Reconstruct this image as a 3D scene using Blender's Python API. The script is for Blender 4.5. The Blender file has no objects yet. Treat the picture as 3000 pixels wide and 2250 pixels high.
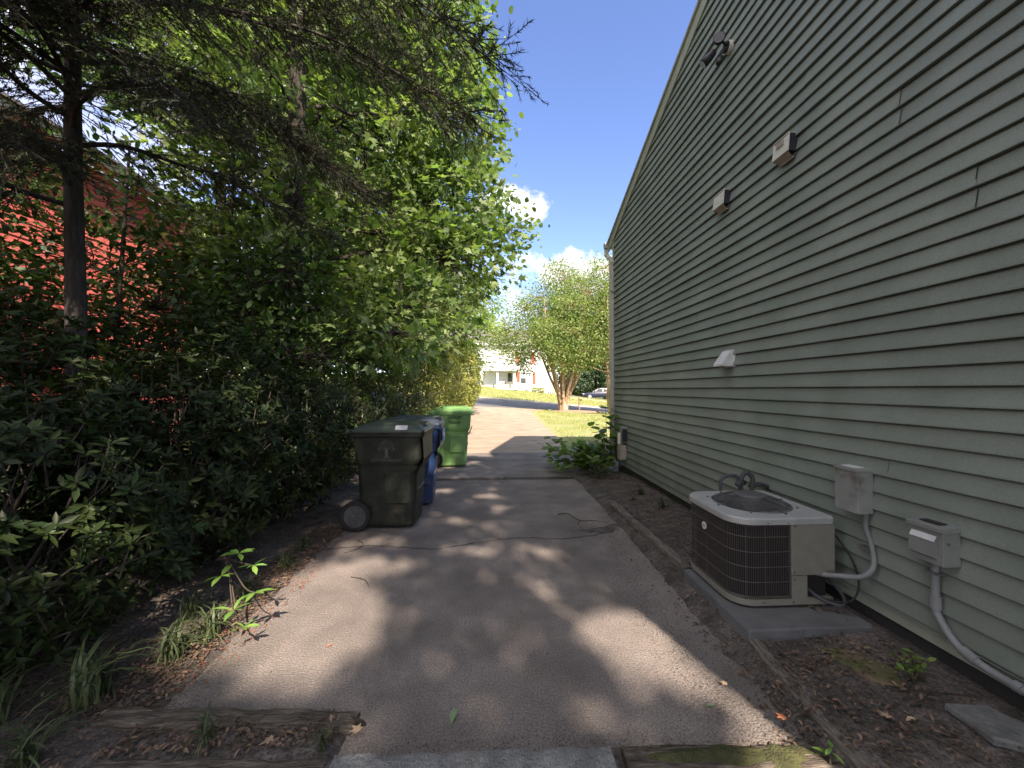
import bpy, math, random
import numpy as np
from mathutils import Vector, Matrix
rad = math.radians
sc = bpy.context.scene
C = sc.collection

# ------------------------------------------------------------------ camera
cam_d = bpy.data.cameras.new('camera'); cam = bpy.data.objects.new('camera', cam_d); C.objects.link(cam)
cam_d.sensor_width = 36; cam_d.lens = 13.8; cam_d.clip_start = 0.05; cam_d.clip_end = 2000
cam.location = (0, 0, 1.6)
cam.rotation_euler = (rad(90.75), 0, rad(-3.136))
sc.camera = cam
# ------------------------------------------------------------------ sun, sky
SUN = Vector((1.5, -5.0, 4.37)).normalized()
sd = bpy.data.lights.new('sun', 'SUN'); so = bpy.data.objects.new('sun', sd); C.objects.link(so)
sd.energy = 5.0; sd.angle = rad(0.53); sd.color = (1.0, 0.85, 0.71)
so.rotation_euler = SUN.to_track_quat('Z', 'Y').to_euler()
so.location = (5, -20, 20)
w = bpy.data.worlds.new('World'); sc.world = w; w.use_nodes = True
def build_world():
    nt = w.node_tree; N = nt.nodes; L = nt.links; N.clear()
    out = N.new('ShaderNodeOutputWorld'); bg = N.new('ShaderNodeBackground'); bg.inputs['Strength'].default_value = 0.13
    sky = N.new('ShaderNodeTexSky'); sky.sky_type = 'NISHITA'; sky.sun_disc = False
    sky.sun_elevation = math.asin(SUN.z); sky.sun_rotation = math.atan2(SUN.x, SUN.y)
    sky.air_density = 1.0; sky.dust_density = 0.6; sky.ozone_density = 1.9
    tc = N.new('ShaderNodeTexCoord')
    tint = N.new('ShaderNodeMix'); tint.data_type = 'RGBA'; tint.blend_type = 'MULTIPLY'; tint.inputs[0].default_value = 1
    tint.inputs[7].default_value = (0.88, 0.86, 1.06, 1)
    L.new(sky.outputs[0], tint.inputs[6])
    last = tint.outputs[2]
    noise = N.new('ShaderNodeTexNoise'); noise.inputs['Scale'].default_value = 9; noise.inputs['Detail'].default_value = 9; noise.inputs['Roughness'].default_value = 0.62
    L.new(tc.outputs['Generated'], noise.inputs['Vector'])
    def cloud(d, sx, sz, amount, last, sy=0.6, lum=1.0):
        # an ellipsoidal puff around direction d, frayed by noise
        d = Vector(d).normalized()
        sub = N.new('ShaderNodeVectorMath'); sub.operation = 'SUBTRACT'; sub.inputs[1].default_value = d
        L.new(tc.outputs['Generated'], sub.inputs[0])
        ml = N.new('ShaderNodeVectorMath'); ml.operation = 'MULTIPLY'; ml.inputs[1].default_value = (1/sx, 1/sy, 1/sz)
        L.new(sub.outputs[0], ml.inputs[0])
        ln = N.new('ShaderNodeVectorMath'); ln.operation = 'LENGTH'; L.new(ml.outputs[0], ln.inputs[0])
        a = N.new('ShaderNodeMath'); a.operation = 'SUBTRACT'; a.inputs[0].default_value = 1.0; L.new(ln.outputs['Value'], a.inputs[1])
        b = N.new('ShaderNodeMath'); b.operation = 'MULTIPLY_ADD'; b.inputs[1].default_value = 3.2; b.inputs[2].default_value = -1.6
        L.new(noise.outputs[0], b.inputs[0])
        s = N.new('ShaderNodeMath'); s.operation = 'ADD'; L.new(a.outputs[0], s.inputs[0]); L.new(b.outputs[0], s.inputs[1])
        r = N.new('ShaderNodeMapRange'); r.inputs[1].default_value = -0.02; r.inputs[2].default_value = 0.38; r.inputs[4].default_value = amount
        L.new(s.outputs[0], r.inputs[0])
        mx = N.new('ShaderNodeMix'); mx.data_type = 'RGBA'; L.new(r.outputs[0], mx.inputs[0]); L.new(last, mx.inputs[6])
        mx.inputs[7].default_value = (5.2*lum, 5.0*lum, 5.3*lum, 1)
        return mx.outputs[2]
    for d, sx, sz, am in CLOUDS:
        last = cloud(d, sx, sz, am, last)
    # bright unseen clouds added to fill the shade: left, overhead, behind the camera
    for d, sx, sy, sz, am, lu in [((-.95, .10, .45), .45, .5, .38, .95, 1.4), ((0, -.85, .55), 1.0, .75, .55, .95, 1.3), ((-.25, -.35, .95), .7, .55, .5, .95, 1.3), ((-.75, -.5, .6), .6, .6, .6, .95, 1.3)]:
        last = cloud(d, sx, sz, am, last, sy, lu)
    L.new(last, bg.inputs['Color']); L.new(bg.outputs[0], out.inputs['Surface'])
CLOUDS = [((0.055, 1, 0.485), 0.060, 0.042, 0.95), ((0.10, 1, 0.465), 0.04, 0.035, 0.9), ((0.24, 1, 0.29), 0.125, 0.060, 1.0),
          ((-0.9, 0.75, 0.62), 0.55, 0.3, 0.4), ((-0.35, 1, 0.25), 0.4, 0.16, 0.5)]
build_world()
sc.view_settings.view_transform = 'Standard'; sc.view_settings.look = 'None'
sc.view_settings.exposure = 1.32; sc.view_settings.gamma = 1
sc.render.engine = 'CYCLES'
sc.cycles.max_bounces = 7; sc.cycles.diffuse_bounces = 4; sc.cycles.transmission_bounces = 4; sc.cycles.transparent_max_bounces = 4
sc.cycles.caustics_reflective = False; sc.cycles.caustics_refractive = False

# ------------------------------------------------------------------ materials
def mat(name, cols, scale=6.0, rough=0.8, bump=0.0, bscale=None, detail=6, metallic=0.0, spec=0.5, trans=0.0, ramp=(0.35, 0.65), coord='Object', stretch=None, speck=None, island=0.0, extra=None):
    m = bpy.data.materials.new(name); m.use_nodes = True
    nt = m.node_tree; N = nt.nodes; L = nt.links; N.clear()
    out = N.new('ShaderNodeOutputMaterial'); p = N.new('ShaderNodeBsdfPrincipled')
    p.inputs['Roughness'].default_value = rough; p.inputs['Metallic'].default_value = metallic
    p.inputs['Specular IOR Level'].default_value = spec
    tc = N.new('ShaderNodeTexCoord'); vec = tc.outputs[coord]
    if stretch:
        mp = N.new('ShaderNodeMapping'); mp.inputs['Scale'].default_value = stretch; L.new(vec, mp.inputs[0]); vec = mp.outputs[0]
    nz = N.new('ShaderNodeTexNoise'); nz.inputs['Scale'].default_value = scale; nz.inputs['Detail'].default_value = detail; nz.inputs['Roughness'].default_value = 0.6
    L.new(vec, nz.inputs['Vector'])
    cr = N.new('ShaderNodeValToRGB'); n = len(cols)
    while len(cr.color_ramp.elements) < n: cr.color_ramp.elements.new(0.5)
    for i, c in enumerate(cols):
        e = cr.color_ramp.elements[i]; e.position = ramp[0] + (ramp[1]-ramp[0])*i/max(1, n-1); e.color = (*c, 1)
    L.new(nz.outputs[0], cr.inputs[0]); col = cr.outputs[0]
    if speck:   # (scale, dark colour, light colour, width): fine aggregate
        vz = N.new('ShaderNodeTexNoise'); vz.inputs['Scale'].default_value = speck[0]; vz.inputs['Detail'].default_value = 3; vz.inputs['Roughness'].default_value = 0.7; L.new(vec, vz.inputs['Vector'])
        r2 = N.new('ShaderNodeValToRGB'); r2.color_ramp.elements[0].position = 0.36; r2.color_ramp.elements[0].color = (*[speck[1]]*3, 1)
        r2.color_ramp.elements[1].position = 0.66; r2.color_ramp.elements[1].color = (*[speck[2]]*3, 1)
        L.new(vz.outputs[0], r2.inputs[0])
        mu = N.new('ShaderNodeMix'); mu.data_type = 'RGBA'; mu.blend_type = 'MULTIPLY'; mu.inputs[0].default_value = 1
        L.new(col, mu.inputs[6]); L.new(r2.outputs[0], mu.inputs[7]); col = mu.outputs[2]
    if island:
        g = N.new('ShaderNodeNewGeometry'); hs = N.new('ShaderNodeHueSaturation')
        mr = N.new('ShaderNodeMapRange'); mr.inputs[3].default_value = 1-island; mr.inputs[4].default_value = 1+island
        L.new(g.outputs['Random Per Island'], mr.inputs[0]); L.new(mr.outputs[0], hs.inputs['Value'])
        mh = N.new('ShaderNodeMapRange'); mh.inputs[3].default_value = 0.5-0.03*island; mh.inputs[4].default_value = 0.5+0.035*island
        ml = N.new('ShaderNodeMath'); ml.operation = 'FRACT'; m3 = N.new('ShaderNodeMath'); m3.operation = 'MULTIPLY'; m3.inputs[1].default_value = 17.3
        L.new(g.outputs['Random Per Island'], m3.inputs[0]); L.new(m3.outputs[0], ml.inputs[0]); L.new(ml.outputs[0], mh.inputs[0]); L.new(mh.outputs[0], hs.inputs['Hue'])
        L.new(col, hs.inputs['Color']); col = hs.outputs[0]
    if extra: col = extra(nt, tc, col, p)
    L.new(col, p.inputs['Base Color'])
    if bump:
        bn = N.new('ShaderNodeTexNoise'); bn.inputs['Scale'].default_value = bscale or scale*3; bn.inputs['Detail'].default_value = 5; L.new(vec, bn.inputs['Vector'])
        b = N.new('ShaderNodeBump'); b.inputs['Strength'].default_value = bump; b.inputs['Distance'].default_value = 0.02
        L.new(bn.outputs[0], b.inputs['Height']); L.new(b.outputs[0], p.inputs['Normal'])
    sh = p.outputs[0]
    if trans:
        t = N.new('ShaderNodeBsdfTranslucent'); mx = N.new('ShaderNodeMixShader'); mx.inputs[0].default_value = trans
        tm = N.new('ShaderNodeMix'); tm.data_type = 'RGBA'; tm.blend_type = 'MULTIPLY'; tm.inputs[0].default_value = 1; tm.inputs[7].default_value = (1.4, 1.6, 0.65, 1)
        L.new(col, tm.inputs[6]); L.new(tm.outputs[2], t.inputs[0]); L.new(sh, mx.inputs[1]); L.new(t.outputs[0], mx.inputs[2]); sh = mx.outputs[0]
    L.new(sh, out.inputs[0])
    return m
def flat(name, c, rough=0.6, metallic=0.0, var=0.12, scale=8, bump=0.0, spec=0.5):
    return mat(name, [tuple(x*(1-var) for x in c), tuple(min(1, x*(1+var)) for x in c)], scale=scale, rough=rough, metallic=metallic, bump=bump, spec=spec)

def stain_extra(nt, tc, col, p):
    # weathering on siding: broad faint mildew and vertical run marks
    N = nt.nodes; L = nt.links
    mp = N.new('ShaderNodeMapping'); mp.inputs['Scale'].default_value = (1, 1.6, 0.7); L.new(tc.outputs['Object'], mp.inputs[0])
    n = N.new('ShaderNodeTexNoise'); n.inputs['Scale'].default_value = 1.6; n.inputs['Detail'].default_value = 7; L.new(mp.outputs[0], n.inputs['Vector'])
    r = N.new('ShaderNodeValToRGB'); r.color_ramp.elements[0].position = 0.3; r.color_ramp.elements[0].color = (0.86, 0.87, 0.84, 1); r.color_ramp.elements[1].position = 0.72; r.color_ramp.elements[1].color = (1.05, 1.05, 1.03, 1)
    L.new(n.outputs[0], r.inputs[0])
    m = N.new('ShaderNodeMix'); m.data_type = 'RGBA'; m.blend_type = 'MULTIPLY'; m.inputs[0].default_value = 1
    L.new(col, m.inputs[6]); L.new(r.outputs[0], m.inputs[7])
    # soil splashed up the lowest boards
    sx = N.new('ShaderNodeSeparateXYZ'); L.new(tc.outputs['Object'], sx.inputs[0])
    mr = N.new('ShaderNodeMapRange'); mr.inputs[1].default_value = 0.25; mr.inputs[2].default_value = 1.0; mr.inputs[3].default_value = 0.75; mr.inputs[4].default_value = 0.0; L.new(sx.outputs[2], mr.inputs[0])
    n3 = N.new('ShaderNodeTexNoise'); n3.inputs['Scale'].default_value = 5; n3.inputs['Detail'].default_value = 8; L.new(tc.outputs['Object'], n3.inputs['Vector'])
    mm = N.new('ShaderNodeMath'); mm.operation = 'MULTIPLY'; L.new(mr.outputs[0], mm.inputs[0]); L.new(n3.outputs[0], mm.inputs[1])
    m2 = N.new('ShaderNodeMix'); m2.data_type = 'RGBA'; m2.inputs[7].default_value = (0.11, 0.115, 0.085, 1); L.new(mm.outputs[0], m2.inputs[0]); L.new(m.outputs[2], m2.inputs[6])
    return m2.outputs[2]
def grime_extra(nt, tc, col, p):
    N = nt.nodes; L = nt.links
    sx = N.new('ShaderNodeSeparateXYZ'); L.new(tc.outputs['Object'], sx.inputs[0])
    mr = N.new('ShaderNodeMapRange'); mr.inputs[1].default_value = 0.0; mr.inputs[2].default_value = 0.45; mr.inputs[3].default_value = 0.85; mr.inputs[4].default_value = 0.16; L.new(sx.outputs[2], mr.inputs[0])
    n = N.new('ShaderNodeTexNoise'); n.inputs['Scale'].default_value = 9; n.inputs['Detail'].default_value = 10; n.inputs['Roughness'].default_value = 0.75; L.new(tc.outputs['Object'], n.inputs['Vector'])
    r = N.new('ShaderNodeMapRange'); r.inputs[1].default_value = 0.45; r.inputs[2].default_value = 0.75; L.new(n.outputs[0], r.inputs[0])
    mm = N.new('ShaderNodeMath'); mm.operation = 'MULTIPLY'; L.new(mr.outputs[0], mm.inputs[0]); L.new(r.outputs[0], mm.inputs[1])
    m = N.new('ShaderNodeMix'); m.data_type = 'RGBA'; m.inputs[7].default_value = (0.13, 0.11, 0.085, 1); L.new(mm.outputs[0], m.inputs[0]); L.new(col, m.inputs[6])
    return m.outputs[2]
M = {}
M['siding'] = mat('siding', [(0.222, 0.258, 0.228), (0.242, 0.278, 0.246), (0.262, 0.298, 0.264)], scale=2.2, rough=0.5, bump=0.10, bscale=40, speck=(180, 0.84, 1.12), island=0.045, extra=stain_extra, spec=0.4)
M['trim_green'] = mat('trim_green', [(0.30, 0.33, 0.255), (0.36, 0.385, 0.30)], scale=5, rough=0.6, bump=0.05, stretch=(3, 3, .6))
M['trim_pale'] = flat('trim_pale', (0.50, 0.51, 0.40), 0.6)
M['shingle'] = mat('shingle', [(0.035, 0.035, 0.04), (0.09, 0.09, 0.095)], scale=30, rough=0.95, bump=0.4)
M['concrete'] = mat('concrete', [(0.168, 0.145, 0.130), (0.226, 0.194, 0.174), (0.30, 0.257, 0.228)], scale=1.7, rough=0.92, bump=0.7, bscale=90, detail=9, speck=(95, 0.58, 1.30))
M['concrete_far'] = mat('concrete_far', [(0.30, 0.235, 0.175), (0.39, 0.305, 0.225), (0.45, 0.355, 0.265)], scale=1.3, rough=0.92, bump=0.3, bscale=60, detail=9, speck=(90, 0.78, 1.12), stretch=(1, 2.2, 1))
M['concrete_block'] = mat('concrete_block', [(0.17, 0.17, 0.165), (0.30, 0.30, 0.29)], scale=9, rough=0.95, bump=0.9, bscale=50, speck=(160, 0.6, 1.2))
M['pad'] = mat('pad', [(0.105, 0.105, 0.108), (0.15, 0.15, 0.153)], scale=5, rough=0.8, bump=0.12, bscale=90)
M['crack'] = flat('crack', (0.03, 0.025, 0.02), 1.0)
M['asphalt'] = mat('asphalt', [(0.11, 0.11, 0.115), (0.165, 0.162, 0.165)], scale=1.2, rough=0.9, speck=(80, 0.8, 1.15))
M['kerb'] = mat('kerb', [(0.42, 0.38, 0.32), (0.54, 0.49, 0.42)], scale=2.0, rough=0.9)
def ground_extra(nt, tc, col, p):
    # grass-coloured soil out on the lawns, leaf mould by the house and under the shrubs
    N = nt.nodes; L = nt.links
    sx = N.new('ShaderNodeSeparateXYZ'); L.new(tc.outputs['Object'], sx.inputs[0])
    n = N.new('ShaderNodeTexNoise'); n.inputs['Scale'].default_value = 0.9; n.inputs['Detail'].default_value = 8; L.new(tc.outputs['Object'], n.inputs['Vector'])
    n2 = N.new('ShaderNodeMath'); n2.operation = 'MULTIPLY_ADD'; n2.inputs[1].default_value = 2.4; L.new(n.outputs[0], n2.inputs[0]); L.new(sx.outputs[1], n2.inputs[2])
    mr = N.new('ShaderNodeMapRange'); mr.inputs[1].default_value = 10.6; mr.inputs[2].default_value = 12.4; L.new(n2.outputs[0], mr.inputs[0])
    g = N.new('ShaderNodeTexNoise'); g.inputs['Scale'].default_value = 1.3; g.inputs['Detail'].default_value = 9; g.inputs['Roughness'].default_value = 0.7; L.new(tc.outputs['Object'], g.inputs['Vector'])
    r = N.new('ShaderNodeValToRGB'); r.color_ramp.elements[0].position = 0.34; r.color_ramp.elements[0].color = (0.23, 0.28, 0.08, 1)
    r.color_ramp.elements[1].position = 0.62; r.color_ramp.elements[1].color = (0.34, 0.30, 0.16, 1)
    e = r.color_ramp.elements.new(0.48); e.color = (0.28, 0.31, 0.11, 1)
    L.new(g.outputs[0], r.inputs[0])
    m = N.new('ShaderNodeMix'); m.data_type = 'RGBA'; L.new(mr.outputs[0], m.inputs[0]); L.new(col, m.inputs[6]); L.new(r.outputs[0], m.inputs[7])
    return m.outputs[2]
M['ground'] = mat('ground', [(0.062, 0.052, 0.045), (0.105, 0.088, 0.076), (0.155, 0.130, 0.112)], scale=7, rough=1.0, bump=1.0, bscale=28, detail=10, speck=(70, 0.45, 1.35), extra=ground_extra)
M['bare_soil'] = mat('bare_soil', [(0.30, 0.20, 0.13), (0.42, 0.30, 0.19)], scale=6, rough=1, bump=0.5)
M['litter'] = mat('litter', [(0.075, 0.048, 0.032), (0.13, 0.085, 0.058), (0.21, 0.135, 0.09)], scale=9, rough=0.9, island=0.6)
M['moss'] = mat('moss', [(0.05, 0.052, 0.02), (0.095, 0.098, 0.035)], scale=20, rough=1, bump=0.9, bscale=120)
M['timber'] = mat('timber', [(0.05, 0.038, 0.028), (0.11, 0.088, 0.066), (0.20, 0.17, 0.135)], scale=5, rough=0.95, bump=0.9, bscale=12, stretch=(1.5, 14, 14))
M['timber_y'] = mat('timber_y', [(0.075, 0.062, 0.05), (0.16, 0.14, 0.115), (0.25, 0.225, 0.195)], scale=5, rough=0.95, bump=0.9, bscale=12, stretch=(14, 1.5, 14))
M['bark'] = mat('bark', [(0.020, 0.016, 0.013), (0.052, 0.041, 0.033)], scale=7, rough=1, bump=1.0, bscale=9, stretch=(3, 3, 0.6))
M['bark_dark'] = mat('bark_dark', [(0.03, 0.026, 0.022), (0.075, 0.062, 0.052)], scale=8, rough=1, bump=0.8, bscale=14, stretch=(3, 3, 0.6))
M['bark_tan'] = mat('bark_tan', [(0.25, 0.165, 0.10), (0.40, 0.27, 0.175), (0.50, 0.40, 0.30)], scale=3, rough=0.85, bump=0.3, stretch=(3, 3, 0.5))
def leafm(name, a, b, tr=0.4, isl=0.35, rough=0.45, sc_=1.2, spec=0.4):
    return mat(name, [a, b], scale=sc_, rough=rough, trans=tr, island=isl, detail=3, spec=spec)
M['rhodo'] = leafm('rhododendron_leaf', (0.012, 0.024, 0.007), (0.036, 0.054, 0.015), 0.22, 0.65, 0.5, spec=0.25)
M['gum'] = leafm('sweetgum_leaf', (0.092, 0.145, 0.050), (0.215, 0.275, 0.105), 0.45, 0.5)
M['far_leaf'] = leafm('far_leaf', (0.20, 0.29, 0.08), (0.36, 0.44, 0.14), 0.45)
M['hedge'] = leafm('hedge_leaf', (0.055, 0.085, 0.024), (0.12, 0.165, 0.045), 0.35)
M['hedge_y_sunlit'] = leafm('hedge_leaf_yellow_sunlit', (0.27, 0.30, 0.07), (0.42, 0.40, 0.12), 0.4)  # yellowish leaf, brightened to carry sunlight the tree crowns block
M['cedar'] = leafm('cedar_spray', (0.030, 0.042, 0.022), (0.066, 0.070, 0.040), 0.12, 0.5, 0.7)
M['crape'] = leafm('crape_leaf', (0.18, 0.25, 0.09), (0.30, 0.35, 0.15), 0.45)
M['under'] = leafm('understory_leaf', (0.040, 0.075, 0.026), (0.085, 0.135, 0.045), 0.4, 0.5)
M['dark_ever'] = leafm('evergreen_leaf', (0.018, 0.04, 0.015), (0.04, 0.07, 0.025), 0.15)
M['weed'] = leafm('weed_leaf', (0.12, 0.19, 0.04), (0.21, 0.29, 0.07), 0.4)
M['bright_leaf'] = leafm('bright_leaf', (0.13, 0.25, 0.05), (0.20, 0.34, 0.08), 0.35)
M['strap'] = leafm('strap_leaf', (0.050, 0.075, 0.035), (0.115, 0.135, 0.06), 0.25, 0.5)
M['grass'] = leafm('grass_blade', (0.24, 0.28, 0.07), (0.42, 0.40, 0.16), 0.3, 0.4)
M['bin_green'] = mat('bin_dark_green', [(0.013, 0.017, 0.013), (0.024, 0.030, 0.023)], extra=grime_extra, scale=6, rough=0.5, spec=0.3, bump=0.05, bscale=200, speck=(40, 0.85, 1.15))
M['bin_lid'] = mat('bin_lid_green', [(0.035, 0.052, 0.043), (0.055, 0.075, 0.062)], extra=grime_extra, scale=4, rough=0.38, bump=0.04, bscale=200)
M['bin_blue'] = mat('bin_blue', [(0.010, 0.030, 0.105), (0.018, 0.045, 0.14)], extra=grime_extra, scale=5, rough=0.42, bump=0.04, bscale=200)
M['bin_navy'] = mat('bin_navy_lid', [(0.03, 0.04, 0.06), (0.05, 0.065, 0.09)], scale=5, rough=0.4)
M['bin_lime'] = mat('bin_lime', [(0.15, 0.31, 0.095), (0.19, 0.37, 0.12)], extra=grime_extra, scale=4, rough=0.45, bump=0.04, bscale=200)
M['rubber'] = flat('rubber', (0.018, 0.018, 0.019), 0.8, bump=0.2)
M['hub'] = flat('hub_grey', (0.085, 0.085, 0.088), 0.6)
M['emblem'] = flat('emblem_grey', (0.10, 0.12, 0.115), 0.7)
M['ink'] = flat('ink_black', (0.012, 0.02, 0.012), 0.7)
M['sticker'] = flat('sticker_white', (0.62, 0.63, 0.62), 0.6)
M['sticker_green'] = flat('sticker_green', (0.30, 0.36, 0.27), 0.6)
M['sign_blue'] = flat('sign_blue', (0.05, 0.16, 0.50), 0.5)
M['ac_tan'] = mat('ac_tan', [(0.20, 0.192, 0.158), (0.235, 0.222, 0.183)], scale=12, rough=0.5, bump=0.1, bscale=150)
M['ac_top'] = mat('ac_top', [(0.33, 0.34, 0.335), (0.41, 0.415, 0.40)], scale=6, rough=0.38, bump=0.06, bscale=120)
M['coil'] = flat('coil_black', (0.012, 0.011, 0.011), 0.8)
M['wire'] = flat('wire_brown', (0.085, 0.072, 0.066), 0.5)
M['fan_wire'] = flat('fan_wire', (0.10, 0.095, 0.095), 0.45)
M['fan_metal'] = flat('fan_metal', (0.22, 0.22, 0.23), 0.4, 0.6)
M['foam'] = flat('foam_grey', (0.060, 0.062, 0.068), 0.75, bump=0.3, scale=30)
M['box_grey'] = mat('box_grey', [(0.20, 0.208, 0.198), (0.25, 0.257, 0.24)], scale=9, rough=0.6, bump=0.1)
M['box_worn'] = mat('box_worn', [(0.12, 0.10, 0.08), (0.24, 0.25, 0.235), (0.285, 0.295, 0.275)], scale=6, rough=0.7, bump=0.15, ramp=(0.28, 0.6))
M['pvc'] = mat('pvc_grey', [(0.19, 0.197, 0.197), (0.245, 0.25, 0.25)], scale=7, rough=0.5)
M['vent_pale'] = mat('vent_pale', [(0.58, 0.58, 0.49), (0.68, 0.68, 0.58)], scale=14, rough=0.7, bump=0.1)
M['vent_tan'] = mat('vent_tan', [(0.33, 0.29, 0.23), (0.42, 0.37, 0.30)], scale=18, rough=0.8)
M['vent_dark'] = flat('vent_dark', (0.02, 0.02, 0.03), 0.7)
M['vent_white'] = flat('vent_white', (0.66, 0.67, 0.66), 0.5)
M['fixture'] = flat('fixture_bronze', (0.022, 0.020, 0.024), 0.45)
M['lens'] = flat('lens_grey', (0.16, 0.15, 0.16), 0.3)
M['white_paint'] = flat('white_paint', (0.60, 0.61, 0.62), 0.6)
M['red_paint'] = mat('red_paint', [(0.76, 0.15, 0.13), (0.84, 0.20, 0.175)], scale=3, rough=0.7)
M['shutter_red'] = flat('shutter_red', (0.58, 0.10, 0.06), 0.6)
M['cream'] = flat('cream_trim', (0.60, 0.55, 0.42), 0.6)
M['glass'] = mat('window_glass', [(0.05, 0.06, 0.065), (0.12, 0.14, 0.15)], scale=1, rough=0.08, spec=0.8)
M['roof_grey'] = mat('roof_grey', [(0.16, 0.14, 0.15), (0.24, 0.21, 0.22)], scale=20, rough=0.95)
M['car_navy'] = mat('car_paint_navy', [(0.010, 0.012, 0.032), (0.015, 0.018, 0.045)], scale=2, rough=0.22, spec=0.8)
M['car_glass'] = flat('car_glass', (0.03, 0.035, 0.04), 0.08)
M['chrome'] = flat('alloy', (0.45, 0.46, 0.48), 0.3, 0.6)
M['lamp_red'] = flat('lamp_red', (0.35, 0.02, 0.02), 0.25)
M['twig'] = flat('twig', (0.08, 0.06, 0.045), 0.9)
M['stone'] = mat('stone', [(0.10, 0.10, 0.095), (0.19, 0.19, 0.18)], scale=12, rough=0.95, bump=0.5)
M['stone_gap_shade'] = flat('foundation_block_gap_shade', (0.035, 0.033, 0.03), 0.95, bump=.4)  # near-black colour paints in the shade of the gap below the siding
M['stone_rust'] = mat('stone_rust', [(0.09, 0.10, 0.03), (0.16, 0.12, 0.075), (0.24, 0.16, 0.11)], scale=6, rough=0.95, bump=0.6)
M['leaf_tan'] = flat('leaf_tan', (0.42, 0.30, 0.19), 0.9, var=.3)
M['leaf_orange'] = flat('leaf_orange', (0.42, 0.16, 0.07), 0.9, var=.3)
M['rust'] = flat('rust_litter', (0.24, 0.10, 0.055), 0.9, var=.35)
M['leaf_green'] = flat('leaf_green', (0.17, 0.25, 0.12), 0.6, var=.25)
M['fabric_dark'] = flat('dark_cushion', (0.08, 0.08, 0.09), 0.9)

# ------------------------------------------------------------------ helpers
def tag(o, label=None, cat=None, group=None, kind=None):
    if label: o['label'] = label
    if cat: o['category'] = cat
    if group: o['group'] = group
    if kind: o['kind'] = kind
    return o
def empty(name, loc=(0, 0, 0), rz=0, label=None, cat=None, group=None):
    o = bpy.data.objects.new(name, None); C.objects.link(o); o.location = loc; o.rotation_euler = (0, 0, rz); o.empty_display_size = 0.2
    return tag(o, label, cat, group)
def put(name, verts, faces, m, parent=None, smooth=False, loc=None, bevel=0, autosm=None):
    me = bpy.data.meshes.new(name); me.from_pydata([tuple(v) for v in verts], [], faces); me.validate(); me.update()
    me.materials.append(M[m] if isinstance(m, str) else m)
    if smooth: me.polygons.foreach_set('use_smooth', [True]*len(me.polygons))
    o = bpy.data.objects.new(name, me); C.objects.link(o)
    if parent: o.parent = parent
    if loc: o.location = loc
    if bevel:
        b = o.modifiers.new('bevel', 'BEVEL'); b.width = bevel; b.segments = 2; b.limit_method = 'ANGLE'; b.angle_limit = rad(40)
    return o
class MB:
    def __init__(s): s.v = []; s.f = []
    def add(s, vs, fs):
        n = len(s.v); s.v += [tuple(v) for v in vs]; s.f += [tuple(i+n for i in f) for f in fs]; return s
    def box(s, x0, x1, y0, y1, z0, z1):
        return s.add([(x0,y0,z0),(x1,y0,z0),(x1,y1,z0),(x0,y1,z0),(x0,y0,z1),(x1,y0,z1),(x1,y1,z1),(x0,y1,z1)],
                     [(0,3,2,1),(4,5,6,7),(0,1,5,4),(1,2,6,5),(2,3,7,6),(3,0,4,7)])
    def bar(s, a, b, wx, wz, up=(0,0,1)):
        a = Vector(a); b = Vector(b); d = (b-a).normalized(); up = Vector(up)
        r = d.cross(up); r = r.normalized() if r.length > 1e-5 else Vector((1,0,0)); u = r.cross(d)
        vs = []
        for p in (a, b):
            for sx, sz in ((-1,-1),(1,-1),(1,1),(-1,1)): vs.append(p + r*sx*wx/2 + u*sz*wz/2)
        return s.add(vs, [(0,1,2,3),(7,6,5,4),(0,4,5,1),(1,5,6,2),(2,6,7,3),(3,7,4,0)])
    def tube(s, pts, rr, n=8, cap=True):
        pts = [Vector(p) for p in pts]; k = len(pts)
        if not hasattr(rr, '__len__'): rr = [rr]*k
        vs = []; prev = None
        for i, p in enumerate(pts):
            d = (pts[min(i+1, k-1)] - pts[max(i-1, 0)]).normalized()
            if prev is None:
                a = Vector((0,0,1)) if abs(d.z) < 0.9 else Vector((1,0,0)); x = d.cross(a).normalized()
            else: x = (prev - d*prev.dot(d)).normalized()
            prev = x; y = d.cross(x)
            for j in range(n):
                t = 2*math.pi*j/n; vs.append(p + (x*math.cos(t) + y*math.sin(t))*rr[i])
        fs = [(i*n+j, i*n+(j+1)%n, (i+1)*n+(j+1)%n, (i+1)*n+j) for i in range(k-1) for j in range(n)]
        if cap: fs += [tuple(range(n))[::-1], tuple(range((k-1)*n, k*n))]
        return s.add(vs, fs)
    def cyl(s, a, b, r, n=20, r2=None): return s.tube([a, b], [r, r if r2 is None else r2], n)
    def loft(s, rings, cap=True):
        n = len(rings[0]); k = len(rings); vs = [v for r in rings for v in r]
        fs = [(i*n+j, i*n+(j+1)%n, (i+1)*n+(j+1)%n, (i+1)*n+j) for i in range(k-1) for j in range(n)]
        if cap: fs += [tuple(range(n))[::-1], tuple(range((k-1)*n, k*n))]
        return s.add(vs, fs)
    def put(s, name, m, parent=None, smooth=False, loc=None, bevel=0): return put(name, s.v, s.f, m, parent, smooth, loc, bevel)
def rrect(cx, cy, hx, hy, r, z, n=5, rs=None):
    out = []
    rs = rs or (r, r, r, r)   # corners: (+x+y), (-x+y), (-x-y), (+x-y)
    for q, (sx, sy) in enumerate(((1,1),(-1,1),(-1,-1),(1,-1))):
        rr = rs[q]
        for i in range(n+1):
            t = math.pi/2*(q + i/n)
            out.append((cx + sx*(hx-rr) + rr*math.cos(t), cy + sy*(hy-rr) + rr*math.sin(t), z))
    return out
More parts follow.
